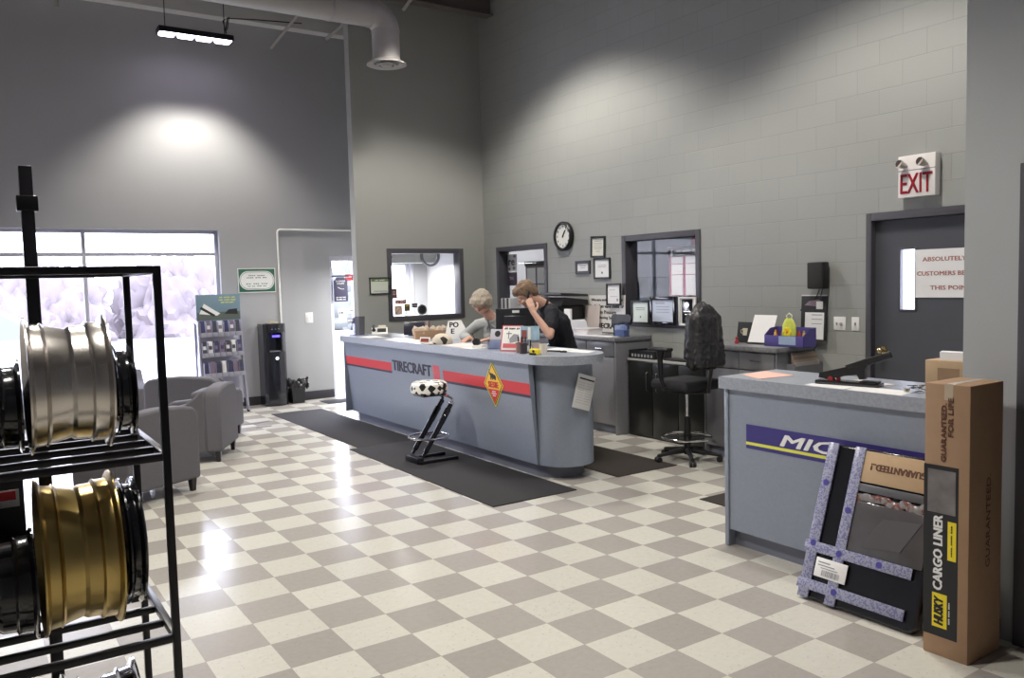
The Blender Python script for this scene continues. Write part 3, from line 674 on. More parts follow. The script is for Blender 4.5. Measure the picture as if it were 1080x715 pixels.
t = thing('window_poster', 'dark purple poster below the white poster behind the man', 'poster', (6.60, 9.88, 1.78), R90)
build('sheet', MB().box(-.13, .13, -.004, 0, -.10, .09), M('purple_print', (.06, .04, .07), .5), t)
build('drawing', MB().tube([(-.05, -.005, -.02), (.0, -.005, .02), (.05, -.005, -.02)], .004, 6).tube([(-.05, -.005, .03), (.0, -.005, -.01), (.05, -.005, .03)], .004, 6), m_inkgrey, t)
# leaflet holder with binders in that window
for i in range(5):
    solo('ring_binder', MB().box(-.022, .022, -.10, .10, 0, .24, .004), M('binder_%d' % (i % 2), (.05, .05, .06) if i % 2 else (.6, .6, .6), .5), 'ring binder standing on the ledge behind the man, ' + ('dark spine' if i % 2 else 'pale spine'), 'binder', (6.56, 9.96-.05*i, 1.26), R90, group='dark binders behind the man' if i % 2 else 'pale binders behind the man')
# emergency exit sign
t = thing('exit_sign', 'white emergency light box with dark red EXIT lettering above the grey door', 'sign', (XR, 3.695, 2.495), R90)
build('housing', MB().box(-.155, .155, -.075, 0, -.165, .17, .006), M('off_white_plastic', (.80, .76, .74), .4), t)
build('divider', MB().box(-.155, .155, -.077, -.074, .048, .054), m_inkgrey, t)
text('lettering', 'EXIT', .26, .155, M('exit_red', (.30, .008, .02), .4), t, (0, -.075, -.055), depth=.003, bold=.02)
for s_, dx in ((-1, -.03), (1, .03)):
    b = MB(); b.cyl((s_*.085, -.075, .085), (s_*.085, -.10, .085), .012); b.cyl((s_*.085, -.10, .085), (s_*.085-.05*s_*0-.02, -.145, .105), .022, .036, 20); build('lamp_head', b, M('lamp_head_grey', (.45, .42, .38), .35, .4), t)
    build('lens', MB().cyl((s_*.085-.02, -.1445, .105), (s_*.085-.0205, -.148, .1055), .030, .030, 20), M('dark_lens', (.08, .06, .06), .1), t)
# paper notice on the door
t = thing('door_notice', 'white paper notice in red-brown capitals on the dark grey door', 'notice', (XR+.04, 3.47, 1.715), R90)
build('sheet', MB().box(-.29, .29, -.003, 0, -.195, .195), m_paper, t)
for s_, z, w_ in (('ABSOLUTELY NO', .115, .46), ('CUSTOMERS BEYOND', .0, .55), ('THIS POINT', -.115, .33)):
    text('lettering', s_, w_, .034, M('notice_brown', (.38, .13, .10), .6), t, (0, -.003, z), bold=.05)
# speaker, sensor, switches on the right wall
t = thing('wall_speaker', 'small black speaker box high on the block wall by the door', 'speaker', (XR, 4.61, 1.72), R90)
build('cabinet', MB().box(-.085, .085, -.11, -.02, -.12, .12, .012), m_black, t); build('grille', MB().box(-.075, .075, -.114, -.108, -.11, .11, .004), M('speaker_cloth', (.03, .03, .03), .95), t); build('bracket', MB().box(-.02, .02, -.03, 0, -.03, .03), m_black, t)
build('cable', MB().tube([(0, -.04, -.12), (-.05, -.02, -.2), (-.15, -.02, -.26), (-.22, -.02, -.32)], .005, 6).tube([(.03, -.04, -.12), (.0, -.02, -.18), (-.06, -.015, -.24)], .004, 6), m_black, t)
solo('thermostat', MB().box(-.035, .035, -.03, 0, -.035, .035, .005), m_white, 'small white square box on the block wall below the speaker', 'thermostat', (XR, 4.62, 1.45), R90)
t = thing('dimmer_plate', 'wide white switch plate with a dark dial on the block wall', 'switch', (XR, 4.43, 1.29), R90)
build('plate', MB().box(-.06, .06, -.006, 0, -.06, .06, .002), m_white, t); build('toggle', MB().box(-.03, -.022, -.016, -.005, -.012, .01).cyl((.015, -.005, -.01), (.02, -.02, .0), .012), m_inkgrey, t)
t = thing('switch_plate', 'narrow white switch plate nearest the dark door frame', 'switch', (XR, 4.275, 1.29), R90)
build('plate', MB().box(-.037, .037, -.006, 0, -.06, .06, .002), m_white, t); build('toggle', MB().box(-.005, .005, -.016, -.005, -.01, .012), m_inkgrey, t)
# front wall: round-cornered sign, conduit, switch
t = thing('accreditation_sign', 'green sign with a white oval panel on the front wall', 'sign', (3.603, YF, 1.852))
build('board', MB().box(-.278, .278, -.012, 0, -.18, .18, .003), M('dark_green_print', (.03, .13, .08), .4), t)
build('border', bars(MB(), -.278, .278, -.18, .18, .012, -.014, -.003, bev=.001), m_white, t)
pts = [(.13+.12*math.cos(a), .12*math.sin(a)) for a in [-PI/2+PI*k/12 for k in range(13)]] + [(-.13+.12*math.cos(a), .12*math.sin(a)) for a in [PI/2+PI*k/12 for k in range(13)]]
build('panel', MB().prism([(x*1.03, z*1.15) for x, z in pts], -.0145, -.012, 'y'), m_white, t); 
b = MB(); 
for k in range(26):
    p, q = pts[k], pts[(k+1) % 26]; b.tube([(p[0]*.97, -.015, p[1]*1.03), (q[0]*.97, -.015, q[1]*1.03)], .003, 6)
build('oval_line', b, M('dark_green_print', (0, 0, 0)), t)
for s_, z, w_ in (('MOTOR VEHICLE', .07, .24), ('INSPECTION STATION', .04, .30), ('CENTRE D\'INSPECTION', -.05, .32), ('DE VEHICULES AUTOMOBILES', -.085, .28)):
    fakeline('print', w_, .015, M('dark_green_print', (0, 0, 0)), t, (0, -.0145, z), len(s_)//6, int(w_*100))
b = MB(); b.tube([(3.935, YF-.02, .7), (3.935, YF-.02, 2.56), (3.945, YF-.02, 2.59), (3.97, YF-.02, 2.605), (6.0, YF-.02, 2.605)], .014, 10)
o_ = solo('wall_conduit', b, m_white, 'thin white pipe rising behind the water cooler and turning along the wall', 'pipe')
t = thing('switch_plate', 'square white switch plate on the front wall by the entrance', 'switch', (4.378, YF, 1.265))
build('plate', MB().box(-.06, .06, -.007, 0, -.08, .08, .002), m_white, t); build('toggle', MB().box(-.03, -.018, -.014, -.006, -.02, .02).box(.018, .03, -.014, -.006, -.02, .02), m_paper, t)
# poster with a green heading on the inner wall (its code is left out)
t = thing('framed_poster', 'small black-framed poster with a green heading beside the white window', 'picture', (4.745, YI, 1.725))
build('picture_frame', bars(MB(), -.155, .155, -.115, .115, .014, -.02, -.001, bev=.002), m_black, t); build('sheet', MB().box(-.145, .145, -.01, -.002, -.105, .105), M('pale_green_paper', (.62, .66, .58), .5), t)
build('heading', MB().box(-.13, .13, -.0115, -.01, .06, .095), M('olive_print', (.16, .24, .10), .5), t)
fakeline('heading_print', .14, .016, m_paper, t, (0, -.0115, .078), 2); build('print', MB().box(-.10, .10, -.0115, -.01, -.075, -.068).box(.0, .12, -.0115, -.01, -.09, -.084), m_inkgrey, t)
# stickers on the white window
def sticker(label, x, z, w, h, mat, extra=None, y=YI+.079):
    t = thing('sticker', label, 'sticker', (x, y, z)); build('face', MB().box(-w/2, w/2, -.002, 0, -h/2, h/2), mat, t)
    if extra: extra(t, w, h)
    return t
m_bro = M('brown_print', (.20, .09, .07), .5)
sticker('brown upright sticker at the left edge of the white window', 5.0, 1.61, .085, .14, m_bro, lambda t, w, h: build('print', MB().box(-.03, .03, -.003, -.002, -.01, .0).box(-.03, .03, -.003, -.002, .02, .03), m_paperp, t))
sticker('dark red strip sticker low in the white window', 5.09, 1.495, .17, .06, M('maroon_print', (.25, .05, .04), .5), lambda t, w, h: fakeline('print', .14, .022, m_paperp, t, (0, -.002, 0), 2))
def nosm(t, w, h):
    b = MB(); b.ring_lathe([(.045, .0), (.055, .0), (.055, .004), (.045, .004)], 28, Q, closed=True); b.tube([(-.035, -.003, -.035), (.035, -.003, .035)], .004, 6); build('symbol', b, M('orange_print', (.65, .25, .12), .5), t)
sticker('round orange no-smoking sticker in the white window', 5.05, 1.375, .12, .13, M('cream_print', (.75, .66, .55), .5), nosm)
sticker('olive square sticker in the white window', 5.185, 1.41, .085, .10, M('olive_dark', (.12, .11, .06), .5), lambda t, w, h: build('print', MB().box(-.03, .03, -.003, -.002, .02, .03), m_yellow, t))
sticker('small black sticker next to the round black one', 5.305, 1.435, .085, .06, m_ink, lambda t, w, h: build('print', MB().box(-.03, .03, -.003, -.002, -.006, .004), m_paper, t))
t = thing('sticker', 'round black sticker low in the white window', 'sticker', (5.425, YI+.079, 1.37)); build('face', MB().ring_lathe([(0, 0), (.072, 0), (.072, .002), (0, .002)], 32, Q), m_ink, t); build('ring', MB().ring_lathe([(.056, .002), (.06, .002), (.06, .003), (.056, .003)], 32, Q, closed=True), m_inkgrey, t)
sticker('tiny white card in the top left corner of the white window', 4.97, 2.12, .05, .06, m_paper, lambda t, w, h: build('print', MB().box(-.012, .012, -.003, -.002, -.01, .01), m_ink, t))
# trough and area lights added to brighten the entrance lobby
t = thing('lobby_fill_light', 'long pale trough added behind the white window to light the lobby', 'lamp', (5.55, 11.3, 2.16))
b = MB(); b.prism([(-.55, .14), (.55, .14), (.50, -.10), (-.42, -.10)], -.13, .13, 'y'); build('trough', b, M('translucent_trough', (.70, .72, .70), .5), t); build('end_ring', MB().ring_lathe([(.13, -.02), (.16, -.02), (.16, .02), (.13, .02)], 28, Matrix.Translation((.40, -.15, 0)) @ Q, closed=True), m_inkgrey, t)
build('hanger', MB().tube([(-.4, 0, .14), (-.4, 0, ZC-2.16)], .006, 6).tube([(.4, 0, .14), (.4, 0, ZC-2.16)], .006, 6), m_alu, t)
for lx in (-.25, .3):
    ld = bpy.data.lights.new('lamp_light', 'AREA'); ld.shape = 'RECTANGLE'; ld.size = .5; ld.size_y = .2; ld.energy = 45; lo = bpy.data.objects.new('lamp_light', ld); COL.objects.link(lo); lo.parent = t; lo.location = (lx, 0, -.12)
# signs on the entrance glass
t = thing('hours_sign', 'black opening-hours sign hanging in the entrance door glass', 'sign', (4.90, YF-.02, 1.69))
build('board', MB().box(-.115, .115, -.008, 0, -.195, .14, .004), M('indigo_print', (.05, .045, .09), .5), t); b = MB(); b.prism([(-.1, .14), (.1, .14), (.06, .185), (-.06, .185)], -.008, 0, 'y'); b.box(-.14, .14, -.008, 0, .19, .215); build('header_board', b, M('indigo_print', (0, 0, 0)), t)
text('lettering', 'BUSINESS\nHOURS', .15, .06, m_paper, t, (0, -.008, .105)); fakeline('print', .16, .018, m_paper, t, (0, -.008, -.13), 3); fakeline('print', .16, .018, m_paper, t, (0, -.008, -.165), 3); build('arrow', MB().tube([(-.05, -.009, .03), (0, -.009, -.0), (.05, -.009, .0)], .004, 6), m_paper, t)
def dst(label, x, z, w, h, mat, txt):
    t = thing('door_sticker', label, 'sticker', (x, YF+.08, z)); build('face', MB().box(-w/2, w/2, -.002, 0, -h/2, h/2, .0), mat, t)
    fakeline('print', w*.8, h*.25, m_paper if mat in (m_red, m_inkgrey) else m_ink, t, (0, -.002, h*.1), 2)
dst('red and white payment-card sticker on the entrance glass', 5.085, 1.87, .13, .10, m_red, 'CARD'); dst('small white sticker under the red one on the entrance glass', 5.085, 1.77, .10, .05, m_paper, 'DEBIT')
dst('white sticker with dark figure on the entrance glass, below the hours sign', 4.93, 1.30, .09, .16, m_paper, 'PUSH'); dst('pale round-cornered sticker low on the entrance glass', 5.09, 1.34, .10, .07, m_paper, 'CLUB'); dst('lowest striped sticker on the entrance glass', 5.09, 1.18, .12, .09, m_inkgrey, 'AUTO')

# ------------------------------------------------------------------ wheels and wheel rack
def rim(name, label, loc, R_, W_, mat, face=1, rotz=0, spokes=5, smat=None, group=None):
    t = thing(name, label, 'wheel', loc, rotz, group)
    A = Matrix.Translation((0, 0, R_)) @ Matrix.Rotation(PI/2, 4, 'Y')
    h = W_/2; r = R_
    pr = [(r, -h), (r, -h+.006), (r-.012, -h+.012), (r-.022, -h+.016), (r-.026, -h+.045), (r-.020, -h+.050), (r-.030, -h+.058), (r-.040, -.012), (r-.044, 0), (r-.036, .012), (r-.034, h-.062), (r-.022, h-.055), (r-.026, h-.045), (r-.024, h-.016), (r-.010, h-.012), (r, h-.006), (r, h),
          (r-.010, h), (r-.028, h-.012), (r-.034, h-.045), (r-.042, h-.064), (r-.052, 0), (r-.046, -.02), (r-.036, -h+.055), (r-.034, -h+.02), (r-.010, -h)]
    build('barrel', MB().ring_lathe(pr, 72, A, closed=True), mat, t, ang=28)
    z0 = face*(h-.055)
    b = MB(); b.ring_lathe([(.028, z0-.02), (.075, z0-.02), (.082, z0), (.075, z0+.012*face), (.028, z0+.012*face)], 32, A, closed=True)
    for k in range(spokes):
        Mk = A @ Matrix.Rotation(2*PI*k/spokes, 4, 'Z')
        b.prism([(.06, -.03), (r-.045, -.019), (r-.038, .019), (.06, .03)][::1], z0-.014, z0+.012, 'z', Mk)
    build('spokes', b, smat or mat, t)
    b = MB()
    for k in range(5):
        a = 2*PI*(k+.5)/5; b.ring_lathe([(0, z0-.012), (.009, z0-.012), (.009, z0+.016*face+.002), (0, z0+.016*face+.002)], 12, A @ Matrix.Translation((.052*math.cos(a), .052*math.sin(a), 0)))
    build('lug_holes', b, m_ink, t)
    return t
rim('alloy_wheel', 'large polished silver wheel rim standing on the upper rack shelf', (.262, 3.06, 1.212), .2235, .235, m_silver, face=-1)
rim('alloy_wheel', 'gold wheel rim standing on the lower rack shelf', (.262, 3.06, .612), .256, .225, m_gold, face=-1)
m_bw = M('gloss_black_wheel', (.010, .010, .014), .15, coat=.8)
rim('alloy_wheel', 'black spoked wheel behind the silver rim on the upper shelf', (.455, 3.27, 1.212), .165, .06, m_bw, face=1, spokes=7)
rim('alloy_wheel', 'black wheel behind the gold rim on the lower shelf', (.44, 3.20, .612), .225, .05, m_bw, face=1, spokes=7)
rim('alloy_wheel', 'glossy black wheel left of the gold rim on the lower shelf', (.025, 3.06, .612), .18, .22, m_bw, face=-1)
rim('alloy_wheel', 'glossy black wheel left of the silver rim on the upper shelf', (.025, 3.12, 1.212), .155, .21, m_bw, face=-1)
rim('alloy_wheel', 'chrome wheel rim on the bottom level of the rack, only its top showing', (.30, 3.0, .062), .205, .22, m_chrome, face=-1)
t2 = thing('cardboard_sleeve', 'dark box with a red and white label behind the wheels on the lower shelf', 'box', (.0, 3.33, .612))
build('box_body', MB().box(-.50, .13, -.03, .05, 0, .50, .004), M('dark_box_print', (.012, .012, .016), .5), t2)
build('label', MB().box(-.09, .115, -.032, -.03, .385, .445), m_paper, t2); build('label_print', MB().box(.01, .105, -.033, -.031, .41, .44), m_red, t2); build('label_text', MB().box(-.05, .005, -.033, -.031, .395, .435), M('blue_print', (.1, .2, .5), .5), t2)
rk = thing('wheel_rack', 'black steel rack holding wheel rims', 'rack', (-.25, 3.10, 0))
def bar(p, q, w=.024):
    p, q = Vector(p), Vector(q); x0, x1 = sorted((p.x, q.x)); y0, y1 = sorted((p.y, q.y)); z0, z1 = sorted((p.z, q.z))
    e = w/2; return (x0-e, x1+e, y0-e, y1+e, z0-e, z1+e)
RX0, RX1, RY0, RY1 = -1.05, .51, 2.80, 3.40
for x in (RX0, RX1):
    for y in (RY0, RY1): build('post', MB().box(*bar((x, y, .012), (x, y, 1.80)), .002), m_blkmetal, rk, world=True)
b = MB()
for y in (RY0, RY1): b.box(*bar((RX0+.024, y, 1.80), (RX1-.024, y, 1.80)), .002)
for x in (RX0, RX1): b.box(*bar((x, RY0+.024, 1.80), (x, RY1-.024, 1.80)), .002)
build('top_frame', b, m_blkmetal, rk, world=True)
for z in (1.198, .598, .048):
    b = MB()
    for y in (RY0, RY1): b.box(*bar((RX0+.024, y, z), (RX1-.024, y, z)), .002)
    for x in (RX0, RX1): b.box(*bar((x, RY0+.024, z), (x, RY1-.024, z)), .002)
    build('shelf_frame', b, m_blkmetal, rk, world=True)
    for y in (2.95, 3.10, 3.25): build('shelf_bar', MB().box(*bar((RX0+.024, y, z), (RX1-.024, y, z), .022), .002), m_blkmetal, rk, world=True)
mast = thing('display_mast', 'thick black square post rising behind the wheel rack above its top', 'post', (.205, 3.44, 0))
build('pole', MB().box(-.021, .021, -.021, .021, .01, 2.19, .002), m_blkmetal, mast); build('collar', MB().box(-.034, .034, -.03, .03, 2.03, 2.085, .003), m_blkmetal, mast); build('base_plate', MB().box(-.12, .12, -.04, .20, 0, .01), m_blkmetal, mast)

# ------------------------------------------------------------------ armchairs
def bevmod(o, w=.02, s=3):
    md = o.modifiers.new('bevel', 'BEVEL'); md.width = w; md.segments = s; md.limit_method = 'ANGLE'; md.angle_limit = math.radians(50); return o
def armchair(label, loc, rotz, w=.72, group='grey fabric armchairs by the big window'):
    t = thing('armchair', label, 'armchair', loc, rotz, group); h = w/2
    # back, facing -y outside
    top = [( -h+.0, .11), (h-.0, .11), (h, .66), (h-.02, .705), (h-.06, .735)] + [(h*.6, .752), (0, .765), (-h*.6, .752)] + [(-h+.06, .735), (-h+.02, .705), (-h, .66)]
    bevmod(build('backrest', MB().prism(top, -.36, -.20, 'y'), m_chairf, t), .025)
    for s_ in (-1, 1):
        prf = [(-.215, .11), (.36, .11), (.36, .47), (.34, .52), (.28, .55), (.10, .565), (-.02, .60), (-.10, .655), (-.16, .715), (-.215, .735)]
        a, c = (h-.14, h-.003) if s_ > 0 else (-h+.003, -h+.14)
        bevmod(build('armrest', MB().prism(prf, a, c, 'x'), m_chairf, t), .025)
    bevmod(build('seat_base', MB().box(-h+.142, h-.142, -.2, .34, .12, .30), m_chairf, t), .01)
    bevmod(build('seat_cushion', MB().box(-h+.145, h-.145, -.195, .37, .30, .45), m_chairf, t), .04, 4)
    bevmod(build('back_cushion', MB(Matrix.Translation((0, -.16, .45)) @ Matrix.Rotation(math.radians(-8), 4, 'X')).box(-h+.15, h-.15, -.02, .10, .005, .26), m_chairf, t), .04, 4)
    for sx in (-1, 1):
        for y in (-.31, .31):
            b = MB(); b.ring_lathe([(.026, 0), (.038, .12)], 4, Matrix.Translation((sx*(h-.06), y, 0)) @ Matrix.Rotation(PI/4, 4, 'Z'), cap=True); build('leg', b, m_leg, t, smooth=False)
    return t
armchair('nearest grey armchair, seen from behind, right beside the wheel rack', (1.13, 7.50, 0), math.radians(28))
armchair('grey armchair closest to the floor mat, turned sideways', (1.90, 8.86, 0), math.radians(62))
armchair('wide grey armchair just behind the sideways one, back to the camera', (2.16, 9.95, 0), math.radians(-38), .86)
armchair('farthest grey armchair, against the big window, facing the room', (1.45, 11.35, 0), math.radians(178), .80)
# two more dim armchairs left of the rack
armchair('grey armchair seen through the rack at the left edge of the photo', (-.15, 8.0, 0), math.radians(160), .76)

# ------------------------------------------------------------------ leaflet display, cooler, bin
t = thing('leaflet_stand', 'silver leaflet stand on wheels with a picture header, by the big window', 'display stand', (2.93, 11.80, 0), math.radians(6))
m_lil = M('silver_lilac_plastic', (.42, .41, .48), .3, .5)
b = MB(Matrix.Translation((0, -.05, 0)) @ Matrix.Rotation(math.radians(-7), 4, 'X')); b.box(-.29, .29, 0, .03, .12, 1.31, .005); build('back_panel', b, m_lil, t)
b = MB()
for s_ in (-1, 1): b.prism([(-.19, .02), (-.13, .02), (-.03, .6), (.0, 1.25), (.10, 1.28), (.08, .6), (.14, .02), (.2, .02), (.12, .65), (.13, 1.3), (-.05, 1.3), (-.08, .6)], s_*.30-.012, s_*.30+.012, 'x')
build('side_frame', b, m_lil, t)
for s_ in (-1, 1):
    for y in (-.16, .17): build('wheel', MB().cyl((s_*.30-.012, y, .025), (s_*.30+.012, y, .025), .025), m_rubber, t)
hd = MB(); hd.box(-.31, .31, -.012, 0, 1.30, 1.665, .003); build('header_board', hd, M('header_blue_grey', (.16, .24, .30), .4), t)
bb = MB(); bb.box(-.30, .30, -.0135, -.012, 1.31, 1.42); build('header_road', bb, M('header_road', (.10, .12, .11), .5), t)
bb = MB(); bb.prism([(-.27, 1.40), (-.20, 1.54), (-.05, 1.44), (.02, 1.40), (-.02, 1.37)], -.015, -.0135, 'y'); build('header_white_shape', bb, m_white, t)
bb = MB(); bb.prism([(-.26, 1.47), (-.24, 1.50), (-.05, 1.38), (-.07, 1.355)], -.0165, -.015, 'y').prism([(.08, 1.39), (.14, 1.45), (.26, 1.46), (.27, 1.38)], -.0165, -.0135, 'y'); build('header_dark_shape', bb, m_ink, t)
for z, w_ in ((1.62, .22), (1.585, .24), (1.55, .18)): fakeline('header_print', w_, .018, M('yellow_green_print', (.62, .66, .12), .5), t, (.13, -.0125, z), 3, int(z*100))
m_book = [M('leaflet_navy', (.05, .05, .13), .4), M('leaflet_white', (.7, .7, .72), .4), M('leaflet_dark', (.06, .06, .08), .4), M('leaflet_purple', (.20, .15, .22), .4)]
for row, (z, yy) in enumerate(((1.08, -.03), (.80, -.07), (.52, -.11))):
    for k in range(7):
        x = -.245+.0815*k
        build('pocket', MB().box(x-.038, x+.038, yy-.045, yy-.040, z, z+.06, .001).box(x-.038, x-.034, yy-.04, yy+.06, z, z+.2).box(x-.034, x+.034, yy-.04, yy+.03, z, z+.004), m_lil, t)
        lf = solo('leaflet', MB(Matrix.Rotation(math.radians(-7), 4, 'X')).box(-.031, .031, -.006, .006, 0, .215), m_book[(k*3+row*2) % 4], ['top row', 'middle row', 'bottom row'][row]+' leaflet in the silver stand, %s' % ['navy cover', 'white cover', 'dark cover', 'purple cover'][(k*3+row*2) % 4], 'leaflet', group=['top', 'middle', 'bottom'][row]+' row leaflets with a %s cover' % ['navy', 'white', 'dark', 'purple'][(k*3+row*2) % 4])
        p = wm(t) @ Vector((x, yy-.022, z+.006)); lf.location = p; lf.rotation_euler = (0, 0, t.rotation_euler.z)
        bx = MB(Matrix.Rotation(math.radians(-7), 4, 'X')); bx.box(-.022, .022, -.0075, -.006, .10, .15); build('cover_panel', bx, m_book[(k+row) % 4], lf)

t = thing('water_cooler', 'tall black water cooler with a blue display against the front wall', 'water cooler', (3.735, 12.0, 0))
pts = [(-.165, .17), (-.165, -.09), (-.13, -.13), (0, -.155), (.13, -.13), (.165, -.09), (.165, .17)]
b = MB(); b.prism(pts, 0.01, .80); b.prism(pts, 1.08, 1.21); b.prism([(-.165, .17), (-.165, -.09), (-.13, -.13), (-.09, -.14), (-.09, .0), (.09, .0), (.09, -.14), (.13, -.13), (.165, -.09), (.165, .17)], .80, 1.08); build('cabinet', b, m_gloss, t)
build('display', MB().box(-.05, .06, -.162, -.150, 1.015, 1.045, .002), M('blue_display', (.05, .05, .5), .4, emit=(.12, .08, 1), es=4), t)
build('buttons', MB().box(-.06, -.04, -.158, -.15, 1.13, 1.14).box(-.01, .01, -.16, -.15, 1.13, 1.14).box(.04, .06, -.158, -.15, 1.13, 1.14), m_chrome, t)
build('spouts', MB().cyl((-.03, -.05, 1.08), (-.03, -.05, 1.03), .012).cyl((.04, -.05, 1.08), (.04, -.05, 1.03), .012), m_black, t)
build('drip_tray', MB().box(-.08, .08, -.13, .0, .80, .812, .003), m_inkgrey, t)
build('badge', MB().ring_lathe([(0, 0), (.022, 0), (.022, .006), (0, .006)], 20, Matrix.Translation((.01, -.154, .705)) @ Q), M('lit_badge', (1, 1, 1), .3, emit=(1, 1, 1), es=3), t)
solo('napkin_stack', MB().box(-.09, .09, -.06, .06, 0, .02, .005).box(-.05, .03, -.05, .05, .02, .035, .004), M('beige_napkins', (.45, .40, .33), .8), 'small beige stack lying on top of the water cooler', 'napkins', (3.74, 12.0, 1.21))
t = thing('waste_bin', 'small black bin with a bunched black bag beside the water cooler', 'bin', (4.07, 12.02, 0))
b = MB(); b.ring_lathe([(.0, 0), (.125, 0), (.15, .30), (.142, .30), (.12, .02), (0, .02)], 4, Matrix.Rotation(PI/4, 4, 'Z')); build('bin_body', b, m_black, t, smooth=False)
b = MB()
for k in range(40):
    a = 2*PI*k/40; rnd = random.Random(k); b.ball((.125*math.cos(a), .095*math.sin(a), .29+rnd.uniform(-.04, .04)), .035*rnd.uniform(.7, 1.2), .03, .05*rnd.uniform(.7, 1.2), 8)
for k in range(8): b.ball((.17+.01*math.sin(k), .02*math.cos(k*2), .22+.02*k), .02, .02, .03, 8)
build('bin_bag', b, M('bin_bag_plastic', (.015, .015, .017), .22, coat=.5), t)
# folded mat edge and door-stop near the entrance
solo('floor_mat', MB().box(-.42, .42, -.2, .2, .0005, .007, .002), m_mat, 'small dark mat just inside the entrance', 'mat', (4.8, 11.72, 0))

# ------------------------------------------------------------------ bar stool
m_checker = two_tone('black_white_patches', (.012, .012, .012), (.85, .83, .78), 14, .72, blob=True)
t = thing('bar_stool', 'bar stool with black and white patched seat on slanted black tubes', 'stool', (3.72, 7.08, .0105))
b = MB(); b.ring_lathe([(0, .655), (.155, .655), (.178, .672), (.182, .71), (.175, .755), (.15, .772), (0, .775)], 40); build('seat', b, m_checker, t)
build('seat_plate', MB().box(-.12, .13, -.11, .11, .635, .655, .004), m_blkmetal, t)
for y in (-.11, .11):
    P0, P1 = Vector((-.15, y, .06)), Vector((.19, y*.9, .55)); D = (P1-P0)
    build('leg', MB().tube([P0+D*k for k in (0, .07, .09, .5, .52, .62, .64, .88, .90, 1)], [.016, .016, .026, .026, .028, .028, .031, .031, .024, .022], 16), m_gloss, t)
    build('knee', MB().tube([P1, P1+Vector((.012, 0, .03)), P1+Vector((-.0, 0, .055)), P1+Vector((-.06, 0, .085)), (.08, y*.85, .642)], .014, 10).ball(P1, .026), m_chrome if y < 0 else m_gloss, t)
    build('base_rail', MB().box(-.20, .22, y*1.2-.02, y*1.2+.02, 0, .028, .004), m_blkmetal, t)
build('base_crossbar', MB().box(-.22, -.15, -.135, .135, .0, .055, .006), m_blkmetal, t)
b = MB(); b.tube([(-.02+.20*math.cos(2*PI*k/40), .20*math.sin(2*PI*k/40), .235) for k in range(40)], .010, 10, closed=True); b.tube([(-.03, -.105, .235), (.178, -.02, .235)], .006, 8).tube([(-.03, .105, .235), (.178, .02, .235)], .006, 8); build('foot_ring', b, m_chrome, t)

# ------------------------------------------------------------------ drafting chair with a coat over its back
t = thing('drafting_chair', 'tall black swivel chair with T-shaped arms and a chrome foot ring', 'chair', (5.62, 5.49, 0), math.radians(0))
# local +y = facing
for k in range(5):
    a = 2*PI*k/5+.3; c, s_ = math.cos(a), math.sin(a)
    lg = build('leg', MB().tube([(.04*c, .04*s_, .10), (.16*c, .16*s_, .085), (.30*c, .30*s_, .065)], [.03, .022, .017], 10).cyl((.30*c, .30*s_, .075), (.30*c, .30*s_, .045), .012), m_black, t)
    build('caster', MB().cyl((.30*c-.03*s_, .30*s_+.03*c, .028), (.30*c-.006*s_, .30*s_+.006*c, .028), .028).cyl((.30*c+.006*s_, .30*s_-.006*c, .028), (.30*c+.03*s_, .30*s_-.03*c, .028), .028), m_black, lg)
build('column', MB().cyl((0, 0, .06), (0, 0, .42), .032, .03), m_black, t); build('gas_lift', MB().cyl((0, 0, .42), (0, 0, .67), .016), m_chrome, t)
b = MB(); b.tube([(.235*math.cos(2*PI*k/40), .235*math.sin(2*PI*k/40), .225) for k in range(40)], .011, 10, closed=True); build('foot_ring', b, m_chrome, t)
b = MB()
for k in range(4): a = PI/4+k*PI/2; b.tube([(.03*math.cos(a), .03*math.sin(a), .23), (.235*math.cos(a), .235*math.sin(a), .225)], .009, 8)
b.cyl((0, 0, .2), (0, 0, .26), .04); build('ring_spokes', b, m_black, t)
m_fab = M('black_fabric', (.022, .022, .026), .85, bump=.3, bscale=200)
bevmod(build('seat', MB().box(-.24, .24, -.22, .25, .68, .78), m_fab, t), .04, 4); build('seat_pan', MB().box(-.13, .13, -.12, .12, .65, .68, .01), m_black, t)
bevmod(build('backrest', MB(Matrix.Translation((0, -.25, .88)) @ Matrix.Rotation(math.radians(6), 4, 'X')).box(-.19, .12, -.03, .03, 0, .52), m_fab, t), .028, 3)
build('back_bar', MB().tube([(0, -.10, .66), (0, -.27, .68), (0, -.31, .9)], .018, 8), m_black, t)
for s_ in (-1, 1):
    ar = build('armrest', MB().tube([(s_*.20, .02, .70), (s_*.27, .03, .70), (s_*.285, .05, .82), (s_*.28, .06, .98), (s_*.275, .06, 1.06)], [.016, .018, .022, .026, .045], 10), m_black, t)
    bevmod(build('arm_pad', MB().box(s_*.275-.045, s_*.275+.045, -.07, .19, 1.055, 1.09), m_black, ar), .015)
ct = thing('jacket', 'dark leather-look jacket draped over the back of the tall swivel chair', 'jacket', (5.62, 5.49, 0), math.radians(0))
b = MB()
b.chain([((-.18, -.28, 1.37), .06), ((-.08, -.28, 1.42), .065), ((.08, -.28, 1.42), .065), ((.18, -.28, 1.37), .06)])
for k in range(9):
    z = 1.36-.05*k; b.caps((-.185-.004*k, -.325-.004*k, z), .045, (.185+.004*k, -.325-.004*k, z), .045)
    if k < 8: b.caps((-.17, -.205+.004*k, z), .032, (.17, -.205+.004*k, z), .032)
for s_ in (-1, 1): b.chain([((s_*.205, -.27, 1.36), .062), ((s_*.235, -.285, 1.15), .056), ((s_*.225, -.26, .95), .045)])
